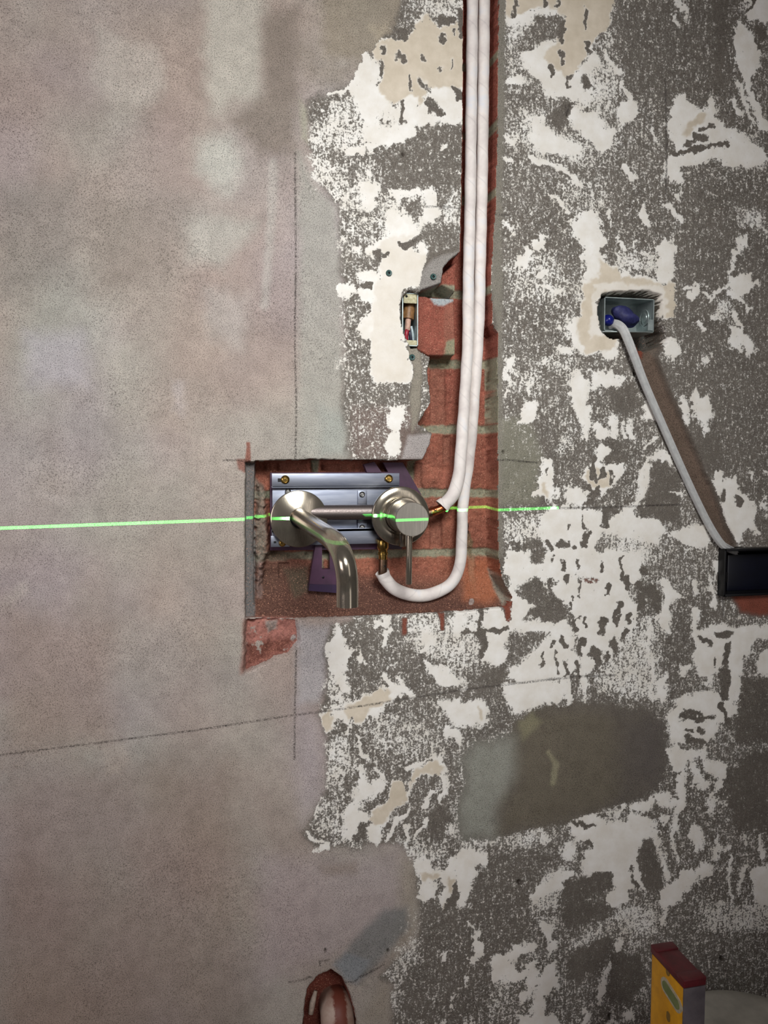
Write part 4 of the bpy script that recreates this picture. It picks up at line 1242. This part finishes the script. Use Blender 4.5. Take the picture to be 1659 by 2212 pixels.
# ------------------------------------------------------------------ black back box on the right
bb = thing('black_back_box', 'black plastic box set in the wall at the right edge, cable entering its corner', 'electrical box', at(1620, 1235, 0))
a = at(1566, 1186, -.012); b = at(1716, 1283, -.012); bm = bmesh.new(); th_ = .003
for lo, hi in (((a.x, .030, b.z), (b.x, .033, a.z)), ((a.x, -.012, b.z), (a.x + th_, .033, a.z)), ((b.x - th_, -.012, b.z), (b.x, .033, a.z)), ((a.x, -.012, a.z - th_), (b.x, .033, a.z)), ((a.x, -.012, b.z), (b.x, .033, b.z + th_))): box(bm, lo, hi, .0008)
part('shell', bm, BLACK, bb, auto=35)
a = at(1560, 1236, -.004); b = at(1570, 1258, -.004); bm = bmesh.new(); box(bm, (a.x, -.006, b.z), (b.x, .001, a.z), .001); part('side_lug', bm, BLACK, bb, auto=35)
a = at(1584, 1200, .0); b = at(1700, 1275, .0); bm = bmesh.new(); box(bm, (a.x, .010, b.z), (b.x, .028, a.z), .002); part('inner_block', bm, simple('blue_black_plastic', (14, 16, 30), .3, ns=80), bb, auto=35)

# ------------------------------------------------------------------ wall plugs
GREEN = simple('green_plug', (38, 82, 78), .5, c2=(24, 58, 54))
wp = None
for i, (x, y, yy, lab) in enumerate(((840, 590, -.0004, 'dark green wall plug in cream plaster up left of the narrow back box'), (936, 598, -.0004, 'dark green wall plug beside the lagged pipes above the bare brick'), (890, 772, .0, 'dark green wall plug just below the narrow back box'))):
    c = at(x, y, yy); t = thing('wall_plug', lab, 'wall plug', c, 'green wall plugs around the narrow back box')
    bm = bmesh.new(); lathe(bm, [(.0012, .0), (.0014, .0014), (.0030, .0016), (.0034, .0008), (.0034, -.002), (.0012, -.002), (.0012, 0)], c, (0, -1, 0), 24)
    part('collar', bm, GREEN, t, auto=40)
    bm = bmesh.new(); lathe(bm, [(0, .0004), (.0013, .0004), (.0013, -.002), (0, -.002)], c, (0, -1, 0), 16); part('bore', bm, BLACK, t)

# ------------------------------------------------------------------ waste pipe at the bottom
WH = simple('dusty_white_plastic', (186, 166, 152), .5, c2=(138, 92, 76), ns=34, bs=.3, bd=.0006)
_nt = WH.node_tree; _b = _nt.nodes['Principled BSDF']; _tc = _nt.nodes.new('ShaderNodeTexCoord'); _sx = _nt.nodes.new('ShaderNodeSeparateXYZ'); _nt.links.new(_tc.outputs['Object'], _sx.inputs[0])
_ns = noise(_nt, 120, 4, .65); _ds = mth(_nt, 'ABSOLUTE', mth(_nt, 'SUBTRACT', _sx.outputs[0], .003)); _ds = mth(_nt, 'ADD', _ds, mth(_nt, 'MULTIPLY', mth(_nt, 'SUBTRACT', _ns, .5), .014))
_old = _b.inputs['Base Color'].links[0].from_socket; _nt.links.new(mix(_nt, ramp(_nt, mth(_nt, 'MULTIPLY', _ds, 60.), [(.34, (1, 1, 1)), (.5, (0, 0, 0))]), _old, lin((118, 62, 48))), _b.inputs['Base Color'])
wt = thing('waste_pipe', 'dusty white plastic waste pipe in the broken hole at the bottom of the wall', 'pipe', at(728, 2290, .016))
bm = bmesh.new(); tube(bm, smooth_path([at(735, 2420, .010), at(733, 2300, .012), at(730, 2220, .014), at(727, 2180, .022), at(724, 2168, .036), at(722, 2160, .050)], 8), .0195, 40); part('bend', bm, WH, wt)
bm = bmesh.new(); p0 = at(731, 2230, .013); p1 = at(733, 2290, .012); tube(bm, [p0 - (p1 - p0) * .05, p0, p0 + (p1 - p0) * .08, p1, p1 + (p1 - p0)], [.0200, .0222, .0228, .0224, .0222], 40); part('socket_collar', bm, WH, wt, auto=40)
bm = bmesh.new(); tube(bm, [at(671, 2190, .010), at(675, 2165, .012), at(682, 2140, .014)], [.003, .0035, .002], 12); part('broken_rim', bm, simple('pale_plastic', (196, 176, 160), .5), wt)

# ------------------------------------------------------------------ rubble chip on the chase sill
lump('mortar_chip', simple('pale_mortar', (168, 150, 142), .9, ns=400), at(1017, 1301, .012), .0035, .003, .0035, 0, 9, None, .3)
mc_ = bpy.data.objects['mortar_chip']; mc_['label'] = 'small pale mortar chip on the sill at the right of the chase'; mc_['category'] = 'rubble'

# ------------------------------------------------------------------ spirit level standing against the wall
X0, X1, Y0, Y1, ZT = .4304, .4540, -.2090, -.1535, .600
sv = thing('spirit_level', 'yellow box spirit level with maroon end cap standing upright at the lower right', 'spirit level', ((X0 + X1) / 2, (Y0 + Y1) / 2, 0))
YEL = simple('yellow_paint', (226, 164, 24), .45, c2=(196, 138, 20), ns=60, bs=.1)
ALU = simple('scuffed_grey_metal', (112, 104, 108), .45, metal=.2, c2=(82, 76, 80), ns=50)
MAR = simple('maroon_rubber', (100, 30, 36), .42, c2=(74, 20, 26), ns=100)
bm = bmesh.new(); box(bm, (X0, Y0 + .0015, .004), (X1 - .001, Y1 - .0015, ZT - .009), .0008); part('body', bm, YEL, sv, auto=35)
bm = bmesh.new(); box(bm, (X0 + .0006, Y0, .004), (X1, Y0 + .002, ZT - .0092), .0004); part('edge_strip', bm, ALU, sv, auto=35, label='scuffed grey metal edge facing forward')
bm = bmesh.new(); box(bm, (X0 + .0006, Y1 - .002, .004), (X1, Y1, ZT - .0092), .0004); part('edge_strip', bm, ALU, sv, auto=35)
bm = bmesh.new(); box(bm, (X0 - .0006, Y0 - .0006, ZT - .0088), (X1 + .0006, Y1 + .0006, ZT - .0012), .0018, seg=3)
for q0, q1 in ((Y0 - .0006, Y0 + .011), (Y1 - .011, Y1 + .0006)): box(bm, (X0 - .0006, q0, ZT - .004), (X1 + .0006, q1, ZT), .0012)
part('end_cap', bm, MAR, sv, auto=40, label='maroon rubber end cap')
bm = bmesh.new(); box(bm, (X0, Y0, 0), (X1, Y1, .006), .001); part('end_cap', bm, MAR, sv, auto=40)
def pill(bm, pa, pb, r_, x0, x1, seg=16):
    d = (pb - pa); d.x = 0; d.normalize(); n = Vector((0, -d.z, d.y)); ring = []
    for k in range(seg + 1): a_ = math.pi / 2 + math.pi * k / seg; ring.append(pa + d * math.cos(a_) * r_ + n * math.sin(a_) * r_)
    for k in range(seg + 1): a_ = -math.pi / 2 + math.pi * k / seg; ring.append(pb + d * math.cos(a_) * r_ + n * math.sin(a_) * r_)
    A = [bm.verts.new((x0, p.y, p.z)) for p in ring]; B = [bm.verts.new((x1, p.y, p.z)) for p in ring]
    bm.faces.new(A); bm.faces.new(B[::-1])
    for k in range(len(A)): k2 = (k + 1) % len(A); bm.faces.new((A[k], B[k], B[k2], A[k2]))
va, vb = atx(1439, 2130, X0), atx(1463, 2168, X0)
bm = bmesh.new(); pill(bm, va, vb, .0080, X0 - .0008, X0 + .001); fr_ = part('vial_frame', bm, simple('pale_frame', (196, 186, 160), .4), sv, smooth=False, label='pale vial surround')
bm = bmesh.new(); pill(bm, va, vb, .0048, X0 - .0014, X0); part('vial', bm, simple('green_vial', (126, 136, 84), .15, c2=(92, 108, 60), ns=60), fr_, smooth=False, label='green liquid vial')
for (px, py, ln) in ((1443, 2097, 8), (1444, 2196, 10)):
    q = atx(px, py, X0); bm = bmesh.new(); pill(bm, q + Vector((0, 0, .002)), q - Vector((0, 0, .002)), .0030, X0 - .0004, X0 + .001); part('oval_mark', bm, simple('dull_bronze', (138, 106, 44), .5), sv, smooth=False)

# ------------------------------------------------------------------ round bin behind the level
BN = simple('pale_bin_plastic', (196, 192, 180), .5, ns=30, bs=.03)
bn = thing('round_bin', 'pale round plastic bin with a flat lid behind the spirit level', 'bin', (.566, -.150, 0))
bm = bmesh.new(); lathe(bm, [(0, 0), (.080, 0), (.083, .003), (.094, .44), (0, .44)], (.566, -.150, 0), (0, 0, 1), 72); part('bucket', bm, BN, bn, auto=40)
bm = bmesh.new(); lathe(bm, [(.0945, .43), (.0985, .431), (.100, .436), (.100, .452), (.0985, .4575), (.096, .459), (.085, .4595), (0, .4605)], (.566, -.150, 0), (0, 0, 1), 72); part('lid', bm, BN, bn, auto=40)

# ------------------------------------------------------------------ laser level on a pole, left of the camera, throwing the green line through its slit
lv = thing('laser_level', 'small black laser level on a pole beside the camera, throwing a green line', 'laser level', (LS.x, LS.y, 0))
Vf = Vector((0, 1, 0)); Un = LN if LN.z > 0 else -LN; Vf = (Vf - Un * Vf.dot(Un)).normalized(); Wn = Vf.cross(Un).normalized()   # Wn to the right
LM = Matrix(((Wn.x, Vf.x, Un.x, LS.x), (Wn.y, Vf.y, Un.y, LS.y), (Wn.z, Vf.z, Un.z, LS.z), (0, 0, 0, 1)))
hs = .00006
end = at(1205, 1097) - LS; wr_ = end.dot(Wn) / end.dot(Vf) * .05
bm = bmesh.new()
for lo, hi in (((-.04, .048, hs), (.04, .05, .035)), ((-.04, .048, -.035), (.04, .05, -hs)), ((wr_, .0475, -.035), (.041, .0499, .035)),
               ((-.04, -.03, .033), (.04, .05, .035)), ((-.04, -.03, -.035), (.04, .05, -.033)), ((-.04, -.03, -.035), (.04, -.028, .035)), ((-.042, -.03, -.035), (-.04, .05, .035)), ((.04, -.03, -.035), (.042, .05, .035))):
    box(bm, lo, hi, mtx=LM)
part('housing', bm, BLACK, lv, smooth=False)
bm = bmesh.new(); tube(bm, [(LS.x, LS.y, 0), (LS.x, LS.y, .5), (LS.x, LS.y, LS.z - .034)], .012, 20); part('pole', bm, BLACK, lv, auto=40)
bm = bmesh.new(); lathe(bm, [(0, 0), (.09, 0), (.09, .008), (.02, .02), (0, .02)], (LS.x, LS.y, 0), (0, 0, 1), 40); part('base', bm, BLACK, lv, auto=40)
